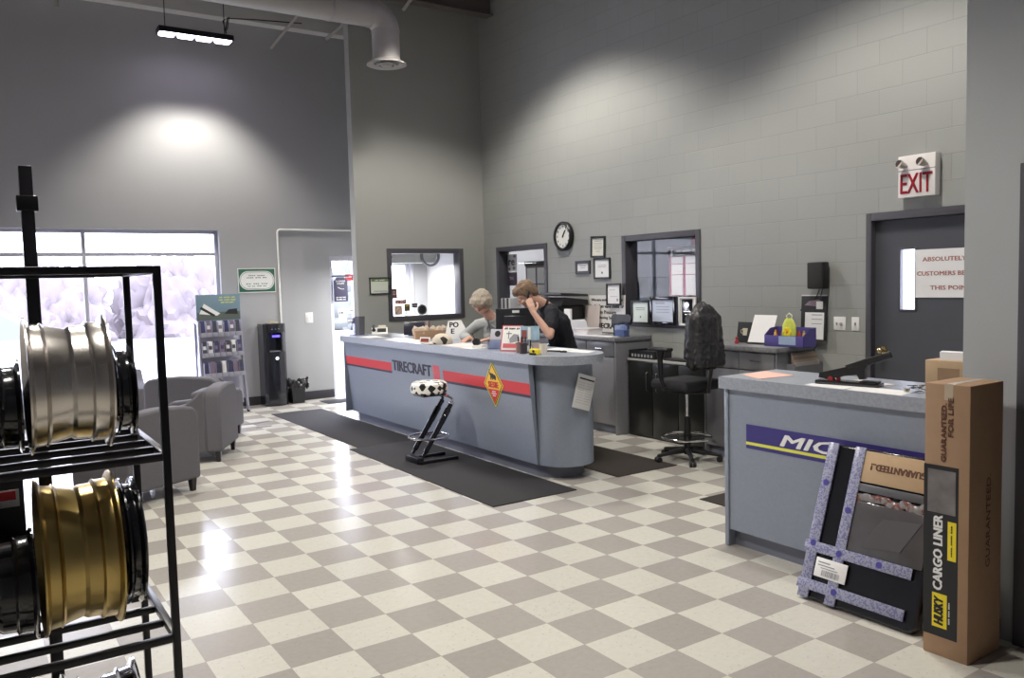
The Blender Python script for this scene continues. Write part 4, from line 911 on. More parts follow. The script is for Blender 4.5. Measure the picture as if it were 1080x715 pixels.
b.chain([((-.08, -.24, 1.45), .032), ((0, -.27, 1.48), .034), ((.08, -.24, 1.45), .032)]); b.chain([((-.05, -.345, 1.35), .04), ((-.07, -.375, .98), .03)]); b.chain([((.09, -.345, 1.35), .04), ((.07, -.375, .95), .03)])
cb_ = remeshed('coat_body', b, M('worn_black_leather', (.028, .027, .030), .38, var=.3, vscale=8), ct, .012, 6, .008, world=False); cb_.data.transform(Matrix.Translation((-.065, 0, 0)) @ Matrix.Diagonal((.70, 1, 1, 1)))
b = MB(); b.caps((.02, -.17, 1.25), .008, (.02, -.15, 1.02), .006); build('lining_edge', b, M('maroon_lining', (.12, .03, .03), .6), ct)

# ------------------------------------------------------------------ packages by the short counter
t = thing('carton', 'tall narrow brown carton with a black side label beside the wrapped package', 'box', (3.70, 1.915, 0))
x0, x1, y0, y1, H = 3.558, 3.842, 1.812, 2.012, 1.235
build('box_body', MB().box(x0, x1, y0, y1, 0, H, .004), m_card, t, world=True)
build('tape', MB().box(x0-.0015, x1+.001, 1.885, 1.925, H-.001, H+.001).box(x0-.0015, x0, 1.885, 1.925, H-.07, H), M('clear_tape', (.50, .40, .30), .15), t, world=True)
build('label_panel', MB().box(x0-.0012, x0+.001, 1.858, 2.0125, .09, .87).box(x0-.001, x0+.06, 2.0115, 2.0132, .09, .87), M('label_black', (.018, .018, .022), .35), t, world=True)
FR = lambda y, z: Matrix.Translation((x0-.0012, y, z)) @ Matrix.Rotation(R90, 4, 'Z')
b = MB(FR(1.93, .755)); b.box(-.065, .060, -.001, .0, -.10, .095); build('photo_panel', b, M('photo_grey', (.16, .15, .15), .35, var=.9, vscale=9), t, world=True)
b = MB(FR(1.885, .555)); b.box(-.018, .020, -.001, 0, -.105, .07); build('yellow_tab', b, m_yellow, t, world=True)
b = MB(FR(1.935, .21)); b.box(-.035, .032, -.001, 0, -.078, .078, .0); build('yellow_logo', b, m_yellow, t, world=True)
text('lettering', 'CARGO LINER', .34, .040, m_paper, t, (0, -.0005, 0), M0=FR(1.946, .475), depth=.001, rot=-PI/2, bold=.09, world=True)
text('lettering', 'HUSKY', .125, .040, m_ink, t, (0, -.0015, 0), M0=FR(1.940, .21), depth=.001, rot=-PI/2, bold=.09, shear=.2, world=True)
fl = fakeline('print', .10, .006, m_paper, t, (0, 0, 0), 3, 5); fl.data.transform(wm(t).inverted() @ FR(1.893, .21) @ Matrix.Translation((0, -.001, 0)) @ Matrix.Rotation(-PI/2, 4, 'Y'))
fl = fakeline('print', .14, .006, m_ink, t, (0, 0, 0), 3, 6); fl.data.transform(wm(t).inverted() @ FR(1.885, .54) @ Matrix.Translation((0, -.0015, 0)) @ Matrix.Rotation(-PI/2, 4, 'Y'))
text('lettering', 'GUARANTEED.', .26, .022, m_inkbrown, t, (0, -.0005, 0), M0=FR(1.925, 1.02), depth=.001, rot=-PI/2, bold=.08, world=True)
text('lettering', 'FOR LIFE', .17, .022, m_inkbrown, t, (0, -.0005, 0), M0=FR(1.895, 1.09), depth=.001, rot=-PI/2, bold=.08, world=True)
# the same print on the darker side
b = Matrix.Translation((3.72, y0, .62)); text('lettering', 'GUARANTEED.', .42, .035, m_inkbrown, t, (0, -.0005, 0), M0=b, depth=.001, rot=-PI/2, world=True)

th = math.radians(-19.5)
t = thing('wrapped_package', 'black plastic-wrapped flat package with purple tape leaning on the short counter', 'package', (3.64, 2.76, .012), rot=(th, 0, R90))
Wp, Hp = .66, .84
m_bag = M('black_plastic_wrap', (.010, .010, .013), .18, coat=.4, bump=.5, bscale=14)
rc = [(.03, 0), (Wp-.03, 0), (Wp, .03), (Wp, Hp-.03), (Wp-.03, Hp), (.0, Hp), (.0, .03)]
build('cardboard_back', MB().prism([(.004, .05), (Wp-.01, .05), (Wp-.01, Hp-.005), (.004, Hp-.005)], .062, .095, 'y'), m_card2, t)
bevmod(build('tray', MB().prism(rc, 0, .06, 'y'), m_bag, t), .012)
build('cardboard_flap', MB().box(.235, Wp-.01, -.010, .0, .665, Hp-.012, .002), m_card2, t)
text('lettering', 'GUARANTEED..!', .30, .034, m_inkbrown, t, (.43, -.0100, .75), depth=.001, rot=PI, bold=.10)
build('grey_strip', MB().box(.23, Wp-.01, -.011, 0, .615, .655, .002), M('grey_strip_plastic', (.10, .10, .11), .3), t)
m_foil = two_tone('crumpled_foil_print', (.22, .21, .21), (.20, .09, .08), 40, .6, .16)
b = MB(); rnd = random.Random(3)
for i in range(12): b.ball((.25+i*.035, -.003, .588+rnd.uniform(-.012, .012)), .034, .006, .022, 8)
build('foil_wrap', b, m_foil, t)
b = MB(); b.box(.225, Wp-.02, -.008, 0, .30, .565, .006, seg=2); build('clear_bag', b, M('smoky_plastic_bag', (.085, .08, .085), .16, coat=.6, bump=.9, bscale=6, var=.3, vscale=9), t)
b = MB(); b.prism([(.30, .33), (.52, .36), (.60, .52), (.40, .50)], -.0105, -.008, 'y'); build('bag_fold', b, M('smoky_plastic_light', (.10, .095, .10), .13, coat=.6), t)
m_tape = two_tone('printed_purple_tape', (.34, .35, .46), (.19, .19, .35), 150, .6, .2)
def tp(x0, x1, z0, z1): return build('tape_strip', MB().box(x0, x1, -.014, -.010, z0, z1, .001).box(x0+.004, x1-.004, -.0105, .0, z0+.003, z1-.003), m_tape, t)
tp(.012, .075, .0, Hp+.002); tp(.175, .235, .0, Hp+.002)
build('tape_strip', MB().box(-.003, .60, -.016, -.012, .245, .30, .001), m_tape, t); build('tape_strip', MB().box(-.003, .60, -.016, -.012, .045, .10, .001), m_tape, t)
for (x, z) in ((.045, .62), (.205, .50), (.205, .27), (.045, .29), (.43, .272), (.22, .072)): build('tape_mark', MB().ring_lathe([(0, .014), (.017, .014), (.017, .0172), (0, .0172)], 20, Matrix.Translation((x, 0, z)) @ Q), M('tape_mark_blue', (.07, .06, .30), .4), t)
lb = build('shipping_label', MB().box(.085, .27, -.0175, -.013, .125, .225, .001), m_paper, t)
b = MB(); x = .13
for i in range(22): wd = random.Random(i).choice((.0015, .003)); b.box(x, x+wd, -.0182, -.0174, .135, .165); x += .0048
b.box(.10, .17, -.0182, -.0174, .20, .206).box(.10, .20, -.0182, -.0174, .185, .19).box(.12, .22, -.0182, -.0174, .172, .176); build('label_print', b, m_inkgrey, t)

# ------------------------------------------------------------------ things on the short counter
ZT = 1.095
def sheet(label, poly, z, mat=m_paper, name='paper_sheet', cat='paper', th=.0015, group=None):
    cx = sum(p[0] for p in poly)/len(poly); cy = sum(p[1] for p in poly)/len(poly)
    return solo(name, MB().prism([(p[0]-cx, p[1]-cy) for p in poly], .0004, th), mat, label, cat, (cx, cy, z), group=group)
sheet('salmon-pink folded sheet on the left end of the short counter', [(4.15, 3.56), (4.40, 3.58), (4.33, 3.30), (4.04, 3.33)], ZT, m_pink, th=.003)
sheet('white sheet under the front of the heavy stapler', [(4.0, 2.98), (4.22, 3.0), (4.18, 2.72), (3.985, 2.72)], ZT)
sheet('long white sheet on the short counter between stapler and keys', [(3.99, 2.70), (4.20, 2.74), (4.15, 2.40), (3.985, 2.38)], ZT)
sheet('cream sheet behind the heavy stapler', [(4.24, 2.95), (4.42, 2.9), (4.36, 2.64), (4.22, 2.66)], ZT, m_paperp)
t = thing('heavy_stapler', 'large black long-arm stapler with raised handle on the short counter', 'stapler', (4.14, 2.92, ZT+.002), math.radians(-78))
build('base', MB().box(-.06, .30, -.045, .045, 0, .022, .004), m_gloss, t)
build('anvil', MB().box(.19, .29, -.03, .03, .022, .030, .002), m_black, t)
b = MB(); b.prism([(-.05, .035), (.0, .028), (.10, .05), (.17, .062), (.185, .035), (.215, .04), (.215, .095), (.235, .125), (.15, .115), (.04, .085), (-.045, .062)], -.016, .016, 'y'); build('body', b, m_black, t)
b = MB(); b.prism([(.12, .098), (.225, .118), (.24, .122), (.335, .160), (.345, .178), (.335, .195), (.23, .160), (.10, .112)], -.020, .020, 'y'); b.cyl((.315, 0, .170), (.35, 0, .186), .020); bevmod(build('handle', b, m_black, t), .004)
build('spring', MB().cyl((.02, -.02, .03), (.02, .02, .03), .016).cyl((.06, 0, .02), (.06, 0, .06), .012), M('red_metal', (.35, .03, .03), .4), t)
t = thing('key_bunch', 'dark bunch of keys lying at the right end of the short counter', 'keys', (4.15, 2.40, ZT+.002))
for k in range(9):
    rnd = random.Random(k+40); b = MB(Matrix.Translation((rnd.uniform(-.05, .05), rnd.uniform(-.06, .06), .003+.0045*k)) @ Matrix.Rotation(rnd.uniform(0, 6), 4, 'Z') @ Matrix.Rotation(rnd.uniform(-.25, .25), 4, 'Y'))
    b.ring_lathe([(.004, 0), (.013, 0), (.013, .003), (.004, .003)], 14, closed=True); b.box(.012, .045, -.004, .004, 0, .003); build('key', b, m_blkmetal if k % 3 else M('dull_brass', (.30, .24, .14), .4, .8), t)
build('key_ring', MB().tube([(.03*math.cos(a), .03*math.sin(a), .02) for a in [2*PI*k/20 for k in range(20)]], .002, 6, closed=True), m_chrome, t)
t = thing('carton', 'small brown carton on the short counter in front of the grey door', 'box', (4.47, 2.36, ZT))
build('box_body', MB().box(-.07, .07, -.13, .13, 0, .15, .003), m_card2, t); build('label', MB().box(-.071, -.07, -.06, .06, .04, .11), M('faded_print', (.30, .19, .11), .7), t)
sheet('curled white paper lying on the small carton', [(4.42, 2.42), (4.50, 2.45), (4.52, 2.30), (4.44, 2.27)], ZT+.15, th=.045)

# ------------------------------------------------------------------ things on the two-drawer cabinet
ZC1 = 1.09
t = thing('printed_card', 'black card with a picture of a mug standing on the two-drawer cabinet', 'card', (6.24, 5.34, ZC1), rot=(math.radians(-8), 0, R90))
build('card', MB().box(-.085, .085, 0, .006, 0, .20, .001), m_ink, t)
b = MB(); b.ring_lathe([(.024, 0), (.03, .07), (.026, .07), (.02, .005), (0, .005)], 20, Matrix.Translation((.01, 0, .07)) @ Matrix.Diagonal((1, .06, 1, 1))); b.tube([(-.018, 0, .13), (-.04, 0, .12), (-.04, 0, .10), (-.018, 0, .085)], .004, 6); build('mug_picture', b, M('beige_print', (.55, .50, .38), .5), t)
t = thing('figurine', 'small red figure in front of the black card', 'figurine', (6.10, 5.30, ZC1)); build('body', MB().ring_lathe([(0, 0), (.02, 0), (.022, .02), (.012, .04), (0, .045)], 16), M('red_ceramic', (.40, .05, .06), .3), t); build('head', MB().ball((0, 0, .055), .014), M('red_ceramic', (0, 0, 0)), t)
t = thing('paper_stand', 'white sheet on a slanted stand on the two-drawer cabinet', 'paper stand', (6.16, 5.09, ZC1), rot=(math.radians(-22), 0, R90))
build('sheet', MB().box(-.13, .13, -.004, -.001, .005, .29), m_paper, t); build('back_board', MB().box(-.12, .12, 0, .006, 0, .28), m_black, t); build('ledge', MB().box(-.13, .13, -.02, .01, 0, .012), m_black, t)
t = thing('wall_calendar', 'black-topped calendar with a white lower page leaning on the block wall', 'calendar', (6.42, 4.68, 1.27), rot=(math.radians(-3), 0, R90))
build('backing', MB().box(-.135, .135, -.004, .004, -.14, .275, .001), m_ink, t); build('page', MB().box(-.09, .11, -.006, -.004, -.13, .115), m_paper, t); build('page_print', MB().box(-.02, .09, -.007, -.006, .09, .097).box(-.02, .09, -.007, -.006, .05, .056).box(-.02, .09, -.007, -.006, .01, .015), m_inkgrey, t)
b = MB(); b.prism([(-.10, .18), (-.05, .22), (.05, .23), (.10, .20), (.03, .17)], -.006, -.004, 'y'); build('page_picture', b, M('mauve_print', (.25, .18, .22), .5), t); build('top_edge', MB().box(-.135, .135, -.006, .004, .265, .275), m_white, t)
t = thing('candy_box', 'open purple display box of small items on the two-drawer cabinet', 'box', (6.17, 4.74, ZC1), math.radians(-90))
m_pur = M('purple_print', (0, 0, 0)); m_pur2 = M('violet_carton', (.10, .08, .30), .4); m_lblue = M('light_blue_carton', (.35, .45, .62), .4)
build('front_panel', MB().box(-.21, .21, -.10, -.096, 0, .10, .001), m_pur2, t); build('front_stripe', MB().box(-.05, .13, -.102, -.099, .02, .095), m_lblue, t)
b = MB(); b.box(-.21, .21, -.10, .08, 0, .004); b.prism([(-.10, 0), (.08, 0), (.08, .17), (-.02, .16), (-.10, .10)], .206, .21, 'x'); b.prism([(-.10, 0), (.08, 0), (.08, .17), (-.02, .16), (-.10, .10)], -.21, -.206, 'x'); b.box(-.21, .21, .076, .08, 0, .17); build('sides', b, m_pur2, t)
cs = [((.5, .08, .05), 'red'), ((.75, .45, .08), 'orange'), ((.75, .60, .35), 'tan'), ((.30, .12, .06), 'brown')]
for k in range(10):
    c, nm = cs[k % 4]; rnd = random.Random(k)
    o_ = thing('sweet', '%s wrapped item standing in the purple display box' % nm, 'sweet', Vector((6.17, 4.74, ZC1)) + Matrix.Rotation(-PI/2, 3, 'Z') @ Vector((-.17+.036*k, rnd.uniform(-.05, .03), .006)), 0, '%s wrapped items in the purple display box' % nm)
    build('wrapper', MB().ball((0, 0, .065), .018, .018, .064, 12), M('sweet_'+nm, c, .4), o_); build('twist', MB().ball((0, 0, .128), .012, .006, .012, 8), M('sweet_'+nm, c), o_)
t = thing('gift_bag', 'yellow-green cellophane flower bag standing in the purple display box', 'gift bag', (6.10, 4.70, ZC1+.006), R90)
b = MB(); b.ring_lathe([(0, 0), (.05, 0), (.075, .10), (.07, .19), (.045, .235), (.03, .25), (0, .25)], 20, Matrix.Diagonal((1, .35, 1, 1))); build('bag', b, M('yellow_green_wrap', (.62, .66, .12), .25, var=.35, vscale=20), t)
build('handle', MB().tube([(-.025, 0, .245), (-.03, 0, .275), (0, 0, .295), (.03, 0, .275), (.025, 0, .245)], .006, 8), M('pale_wrap', (.75, .78, .6), .3), t)
b = MB()
for k in range(6): a = k*PI/3; b.ball((.028*math.cos(a), -.028, .13+.028*math.sin(a)), .018, .004, .018, 10)
build('flower', b, m_yellow, t); build('flower_centre', MB().ball((0, -.030, .13), .014, .006, .014, 10), M('orange_centre', (.7, .3, .05), .5), t)
t = thing('magazine_pocket', 'rack of magazines fixed to the side of the two-drawer cabinet', 'magazine rack', (6.26, 4.695, .82))
build('pocket', MB().box(-.20, .19, -.09, -.086, 0, .10).box(-.20, .19, -.09, -.0, 0, .004).box(-.20, -.196, -.09, 0, 0, .12).box(.186, .19, -.09, 0, 0, .12), m_cab, t)
for k in range(5):
    mg = solo('magazine', MB(Matrix.Rotation(math.radians(-2), 4, 'X')).box(-.17, .17, -.004, .004, 0, .13+.02*k), M('magazine_%d' % k, [(.55, .50, .48), (.48, .36, .28), (.30, .24, .20), (.40, .30, .24), (.25, .20, .18)][k], .5), ['frontmost pale magazine', 'tan magazine behind the pale one', 'dark brown magazine in the middle of the rack', 'fourth magazine, reddish brown', 'rearmost dark magazine'][k]+' in the rack on the two-drawer cabinet', 'magazine', (6.255, 4.622+.009*k, .826))

# ------------------------------------------------------------------ things on the drawer cabinet by the printer
t = thing('printer', 'black office printer with a raised lid behind the man', 'printer', (6.19, 8.22, ZC1), R90)
bevmod(build('body', MB().box(-.26, .24, -.20, .20, 0, .34), m_black, t), .015); build('paper_slot', MB().box(-.16, .16, -.202, -.198, .10, .15), m_ink, t)
b = MB(); b.prism([(-.2, .34), (.22, .34), (.22, .40), (-.14, .44)], -.24, .30, 'x'); build('scanner', b, m_black, t); build('lid', MB(Matrix.Translation((.03, .2, .42)) @ Matrix.Rotation(math.radians(-4), 4, 'X')).box(-.28, .30, -.42, 0, .02, .05, .008), M('charcoal_plastic', (.04, .04, .045), .35), t)
build('output_tray', MB().box(-.16, .16, -.26, -.20, .06, .075, .003), m_black, t)
solo('paper_folder', MB().box(-.06, .06, -.015, .015, 0, .30, .002), m_paper, 'white folder standing upright right behind the man', 'folder', (6.05, 7.86, ZC1), R90)
t = thing('letter_tray', 'curved translucent white tray of papers on the drawer cabinet', 'tray', (6.12, 7.57, ZC1), R90)
prf = [(-.20, .0), (.14, 0), (.17, .02), (.21, .13), (.24, .16), (.235, .168), (.20, .14), (.16, .03), (.135, .008), (-.20, .008)]
b = MB(Matrix.Scale(-1, 4, (1, 0, 0))); b.prism(prf, -.14, .14, 'y'); build('tray_shell', b, M('milky_plastic', (.60, .60, .66), .3), t)
for k in range(3): solo('paper_stack', MB(Matrix.Rotation(.06*(k-1), 4, 'Z')).box(-.13, .13, -.11, .11, 0, .022, .002), [m_paper, m_paperp, M('grey_paper', (.55, .55, .57), .6)][k], ['lowest stack of paper, white', 'middle stack of paper, pinkish', 'top stack of paper, greyish'][k]+', in the curved tray', 'paper', (6.12, 7.57, ZC1+.0085+.0225*k), R90)
nt_ = thing('lettered_notice', 'large white notice in black lettering leaning on the block wall', 'notice', (6.415, 7.58, 1.10), rot=(math.radians(-2), 0, R90))
build('sheet', MB().box(-.335, .335, -.004, 0, 0, .445), M('notice_white', (.78, .76, .74), .5), nt_)
for s_, z, w_, hh in (('We are not responsible', .385, .58, .042), ('for broken valve stems or', .312, .62, .042), ('Tire Pressure', .24, .34, .042), ('Monitoring Systems', .17, .46, .045), ('TIRECRAFT', .075, .50, .062)):
    text('lettering', s_, w_, hh, m_ink, nt_, (-.0, -.004, z), bold=.12 if s_ == 'TIRECRAFT' else .07)
solo('paper_sheet', MB().box(-.14, .14, -.003, 0, 0, .33), M('beige_sheet', (.62, .54, .52), .6), 'beige sheet leaning beside the large lettered notice', 'paper', (6.37, 7.81, ZC1), rot=(math.radians(-5), 0, R90))
t = thing('display_easel', 'small black slanted display easel with a white card in front of the notice', 'easel', (6.17, 7.02, ZC1), rot=(0, 0, R90))
b = MB(); b.prism([(-.17, .13), (.14, .13), (.165, .21), (.13, .245), (-.14, .245), (-.17, .22)], -.01, .01, 'y'); b.box(-.14, -.12, -.01, .01, 0, .14); build('stand', b, m_black, t); build('card', MB().box(-.11, .10, -.015, -.011, .015, .12), m_paper, t); fakeline('card_print', .17, .03, m_ink, t, (0, -.0155, .03), 3, 4)
t = thing('clear_holder', 'clear plastic leaflet holder at the end of the drawer cabinet', 'holder', (6.10, 6.95, ZC1), R90)
m_acr = bpy.data.materials.new('clear_acrylic'); m_acr = glass_mat('clear_acrylic2', (.80, .84, .92))
build('shell', MB().box(-.09, .09, -.04, -.037, 0, .14).box(-.09, .09, .037, .04, 0, .16).box(-.09, -.087, -.037, .037, 0, .14).box(.087, .09, -.037, .037, 0, .14).box(-.087, .087, -.037, .037, 0, .003), m_acr, t); build('leaflets', MB().box(-.08, .08, -.03, .03, .004, .075), M('blue_grey_leaflets', (.22, .25, .38), .5), t)
sheet('loose white sheets along the front of the drawer cabinet', [(5.93, 6.95), (6.06, 6.95), (6.05, 7.6), (5.93, 7.6)], ZC1, th=.004)
# on the black cabinet
t = thing('desk_tray', 'black desk tray full of small parts on the low black cabinet', 'tray', (6.2, 6.62, .86))
build('tray_shell', MB().box(-.11, .15, -.20, .20, 0, .006).box(-.11, -.105, -.20, .20, 0, .09).box(.145, .15, -.20, .20, 0, .09).box(-.105, .145, -.20, -.195, 0, .09).box(-.105, .145, .195, .20, 0, .09), m_black, t)
b = MB()
for k in range(7): b.box(-.113, -.108, -.17+.05*k, -.145+.05*k, .02, .05)
build('labels', b, M('grey_labels', (.35, .35, .37), .5), t); build('contents', MB().box(-.10, .14, -.19, .19, .006, .07, .01), M('mixed_dark', (.04, .045, .06), .6, var=.9, vscale=60), t)
solo('keyboard', MB().box(-.08, .08, -.2, .2, 0, .02, .005), m_black, 'black keyboard on the low black cabinet behind the chair', 'keyboard', (6.2, 6.12, .861))
sheet('small white sheet beside the keyboard on the black cabinet', [(6.09, 5.88), (6.2, 5.88), (6.2, 5.70), (6.09, 5.72)], .86, th=.02)

# ------------------------------------------------------------------ things on the long counter
ZL = 1.10
t = thing('acrylic_stand', 'clear upright acrylic stand at the door end of the long counter', 'stand', (4.16, 9.86, ZL), rot=(0, 0, math.radians(-20)))
b = MB(); b.prism([(-.10, 0), (.10, 0), (.11, .24), (-.04, .24), (-.07, .10)], -.003, .003, 'y'); b.box(-.10, .14, -.08, .0, 0, .004); build('panel', b, glass_mat('smoky_acrylic', (.62, .62, .68)), t)
t = thing('desk_phone', 'black and white desk phone at the door end of the long counter', 'phone', (4.42, 9.72, ZL), math.radians(-25))
b = MB(); b.prism([(-.11, 0), (.12, 0), (.12, .075), (.09, .085), (-.11, .02)], -.10, .10, 'x'); build('base', bevmod(build('base', b, m_white, t), .006) and MB().box(-.10, .10, .09, .125, 0, .06, .01), m_black, t)
build('handset', MB().tube([(-.075, -.09, .06), (-.075, -.06, .085), (-.075, .06, .105), (-.075, .10, .10)], [.024, .014, .014, .024], 12), m_black, t); build('keypad', MB(Matrix.Translation((0, 0, .052)) @ Matrix.Rotation(math.radians(18), 4, 'X')).box(-.03, .08, -.07, .06, 0, .006), m_black, t)
build('display', MB(Matrix.Translation((.02, .09, .085)) @ Matrix.Rotation(math.radians(50), 4, 'X')).box(-.04, .06, -.03, .03, 0, .01), M('beige_plastic', (.55, .50, .42), .4), t)
sheet('white sheet near the door end of the long counter', [(4.03, 9.5), (4.30, 9.55), (4.28, 9.2), (4.02, 9.15)], ZL)
sheet('dark-edged folder lying on the long counter near the phone', [(4.25, 9.45), (4.42, 9.45), (4.40, 9.0), (4.24, 9.0)], ZL, M('dark_folder', (.12, .12, .13), .4), name='document_folder', cat='folder', th=.004)
sheet('glossy white sheet in the middle of the long counter', [(4.02, 8.75), (4.30, 8.80), (4.30, 8.2), (4.03, 8.1)], ZL)
sheet('second glossy white sheet, nearer the small red-labelled sign', [(4.02, 8.05), (4.22, 8.12), (4.22, 7.86), (4.02, 7.82)], ZL)
t = thing('tablet_screen', 'small dark tilted screen standing on the long counter by the wall', 'screen', (4.60, 9.10, ZL), rot=(0, 0, math.radians(-35)))
b = MB(Matrix.Rotation(math.radians(-12), 4, 'X')); b.box(-.13, .13, -.006, .012, .01, .17, .004); build('panel', b, M('screen_back', (.03, .03, .05), .3), t); build('foot', MB().box(-.07, .07, -.04, .06, 0, .01, .003), m_black, t)
t = thing('carton', 'open brown carton stuffed with crumpled brown paper on the long counter', 'box', (4.50, 8.42, ZL), math.radians(-20))
build('box_body', MB().box(-.22, .22, -.11, -.107, 0, .10).box(-.22, .22, .107, .11, 0, .10).box(-.22, -.217, -.107, .107, 0, .10).box(.217, .22, -.107, .107, 0, .10).box(-.217, .217, -.107, .107, 0, .004), m_card, t)
b = MB(); rnd = random.Random(5)
for k in range(14):
    x, y = rnd.uniform(-.19, .19), rnd.uniform(-.08, .08); b.ring_lathe([(0, .10), (.045, .06), (.05, .0), (0, 0)], 5, Matrix.Translation((x, y, .06)) @ Matrix.Rotation(rnd.uniform(-.6, .6), 4, 'X') @ Matrix.Rotation(rnd.uniform(-.6, .6), 4, 'Y'))
build('crumpled_paper', b, M('kraft_paper', (.50, .40, .32), .8, var=.15, vscale=15), t, smooth=False)
solo('counter_post', MB().box(-.014, .014, -.014, .014, 0, .19, .003), M('brown_post', (.22, .13, .11), .5), 'thin brown upright post beside the carton of paper', 'post', (4.60, 8.72, ZL))
t = thing('small_sign', 'small white counter sign with a dark red panel on the long counter', 'sign', (4.08, 7.84, ZL), rot=(math.radians(-15), 0, math.radians(-60)))
build('board', MB().box(-.065, .065, 0, .006, 0, .065, .002), m_white, t); build('panel', MB().box(-.05, .05, -.002, .0, .012, .052), M('maroon_print', (0, 0, 0)), t)
build('foot', MB().box(-.04, .04, 0, .05, 0, .004), m_white, t)
t = thing('paper_sign', 'white paper sign with large black letters beside the woman', 'sign', (4.64, 8.12, ZL), rot=(math.radians(-14), 0, math.radians(-38)))
b = MB(); b.prism([(-.13, .06), (-.10, .21), (.05, .22), (.13, .07), (.16, 0), (-.06, .0)], 0, .003, 'y'); build('sheet', b, m_paper, t); text('lettering', 'PO', .10, .06, m_ink, t, (-.03, -.0, .165), bold=.08); text('lettering', 'E', .035, .055, m_ink, t, (-.045, 0, .09), bold=.08)
t = thing('peaked_cap', 'beige cap with black patches lying on the long counter', 'cap', (4.17, 7.60, ZL), math.radians(150))
build('crown', MB().ring_lathe([(.105, 0), (.11, .02), (.10, .065), (.07, .095), (.03, .108), (0, .11)], 28), two_tone('beige_black_patches', (.62, .55, .46), (.03, .025, .02), 16, .68, .8), t)
b = MB(); b.ring_lathe([(.10, .0), (.185, .002), (.188, .006), (.10, .012)], 24, Matrix.Diagonal((1, 1, 1, 1)), -.75, .75, closed=True); build('brim', b, M('beige_cloth', (.62, .55, .46), .8), t)
sheet('cream sheets under the woman\'s hands', [(4.02, 7.35), (4.36, 7.5), (4.38, 7.05), (4.04, 6.95)], ZL, m_paperp, th=.004)
sheet('white sheet at the front edge of the long counter by the leaflet holder', [(4.0, 6.95), (4.2, 7.0), (4.2, 6.75), (4.0, 6.72)], ZL)
t = thing('tape_dispenser', 'small black and white desk item next to the leaflet holder', 'tape dispenser', (4.12, 6.80, ZL), math.radians(-50))
build('base', MB().box(-.05, .05, -.022, .022, 0, .03, .005), m_white, t); build('reel', MB().cyl((-.012, -.02, .058), (-.012, .02, .058), .036, n=24), m_black, t)
t = thing('leaflet_holder', 'clear holder with a grey leaflet behind the red and white booklet', 'holder', (4.14, 6.52, ZL), rot=(math.radians(-16), 0, math.radians(-58)))
build('shell', MB().box(-.07, .07, .008, .011, 0, .21).box(-.07, .07, -.03, -.027, 0, .09).box(-.07, .07, -.03, .011, 0, .003), m_acr, t); build('leaflet', MB().box(-.062, .062, -.004, .006, .004, .195, .001), M('grey_leaflet', (.45, .44, .50), .45), t); build('leaflet_picture', MB().ring_lathe([(0, 0), (.03, 0), (.03, .001), (0, .001)], 20, Matrix.Translation((.015, -.004, .15)) @ Q), m_ink, t)
t = thing('booklet_stand', 'red and white booklet standing on the front edge of the long counter', 'booklet', (4.09, 6.19, ZL), rot=(math.radians(-16), 0, math.radians(-62)))
build('cover', MB().box(-.105, .105, 0, .008, .005, .245, .002), m_white, t); build('red_border', bars(MB(), -.105, .105, .005, .245, .010, -.001, 0, bev=0), M('soft_red', (.60, .12, .14), .5), t)
fakeline('title', .16, .02, m_ink, t, (0, -.001, .215), 3, 8); b = MB(); b.box(-.032, -.027, -.002, 0, .12, .19).box(-.055, 0, -.002, 0, .165, .171); build('cross_mark', b, m_ink, t)
b = MB(); b.prism([(-.02, .12), (.02, .165), (.07, .16), (.09, .10), (-.01, .08)], -.0015, 0, 'y'); build('cover_picture', b, M('grey_print', (.30, .30, .32), .5), t); build('cover_band', MB().box(-.08, .06, -.0015, 0, .035, .075), M('soft_red', (0, 0, 0)), t)
t = thing('computer_monitor', 'black computer monitor seen from behind between woman and man', 'monitor', (4.56, 6.78, ZL), math.radians(-30))
bevmod(build('screen_housing', MB().box(-.20, .19, -.02, .02, .07, .37), M('monitor_black', (.022, .022, .027), .4), t), .008); bevmod(build('back_bulge', MB().box(-.12, .12, -.05, -.02, .12, .30), M('monitor_black', (0, 0, 0)), t), .012)
build('stand', MB().box(-.03, .03, -.035, -.02, .015, .15).box(-.11, .11, -.09, .08, 0, .015, .004), m_black, t); build('sticker', MB().box(-.035, .035, -.0215, -.02, .325, .35), m_white, t); build('cable', MB().tube([(.12, -.03, .12), (.13, -.06, .08), (.125, -.07, .005)], .005, 6), m_white, t); build('display', MB().box(-.185, .175, .02, .0215, .085, .355), m_gloss, t)
t = thing('card_holder', 'blue and red picture card held up behind the pen pots', 'card', (4.17, 5.98, ZL), rot=(math.radians(-6), 0, math.radians(-42)))
build('pole', MB().box(-.006, .006, 0, .006, .0, .12), m_black, t); build('foot', MB().box(-.04, .04, -.03, .04, 0, .006), m_black, t)
build('card', MB().box(-.085, .085, -.006, -.001, .11, .235), M('sky_print', (.32, .46, .58), .35, var=.6, vscale=14), t); build('picture', MB().box(-.075, -.03, -.008, -.006, .12, .20), M('red_dark_print', (.30, .10, .10), .4), t); build('picture_light', MB().box(-.02, .005, -.008, -.006, .115, .225), m_white, t)
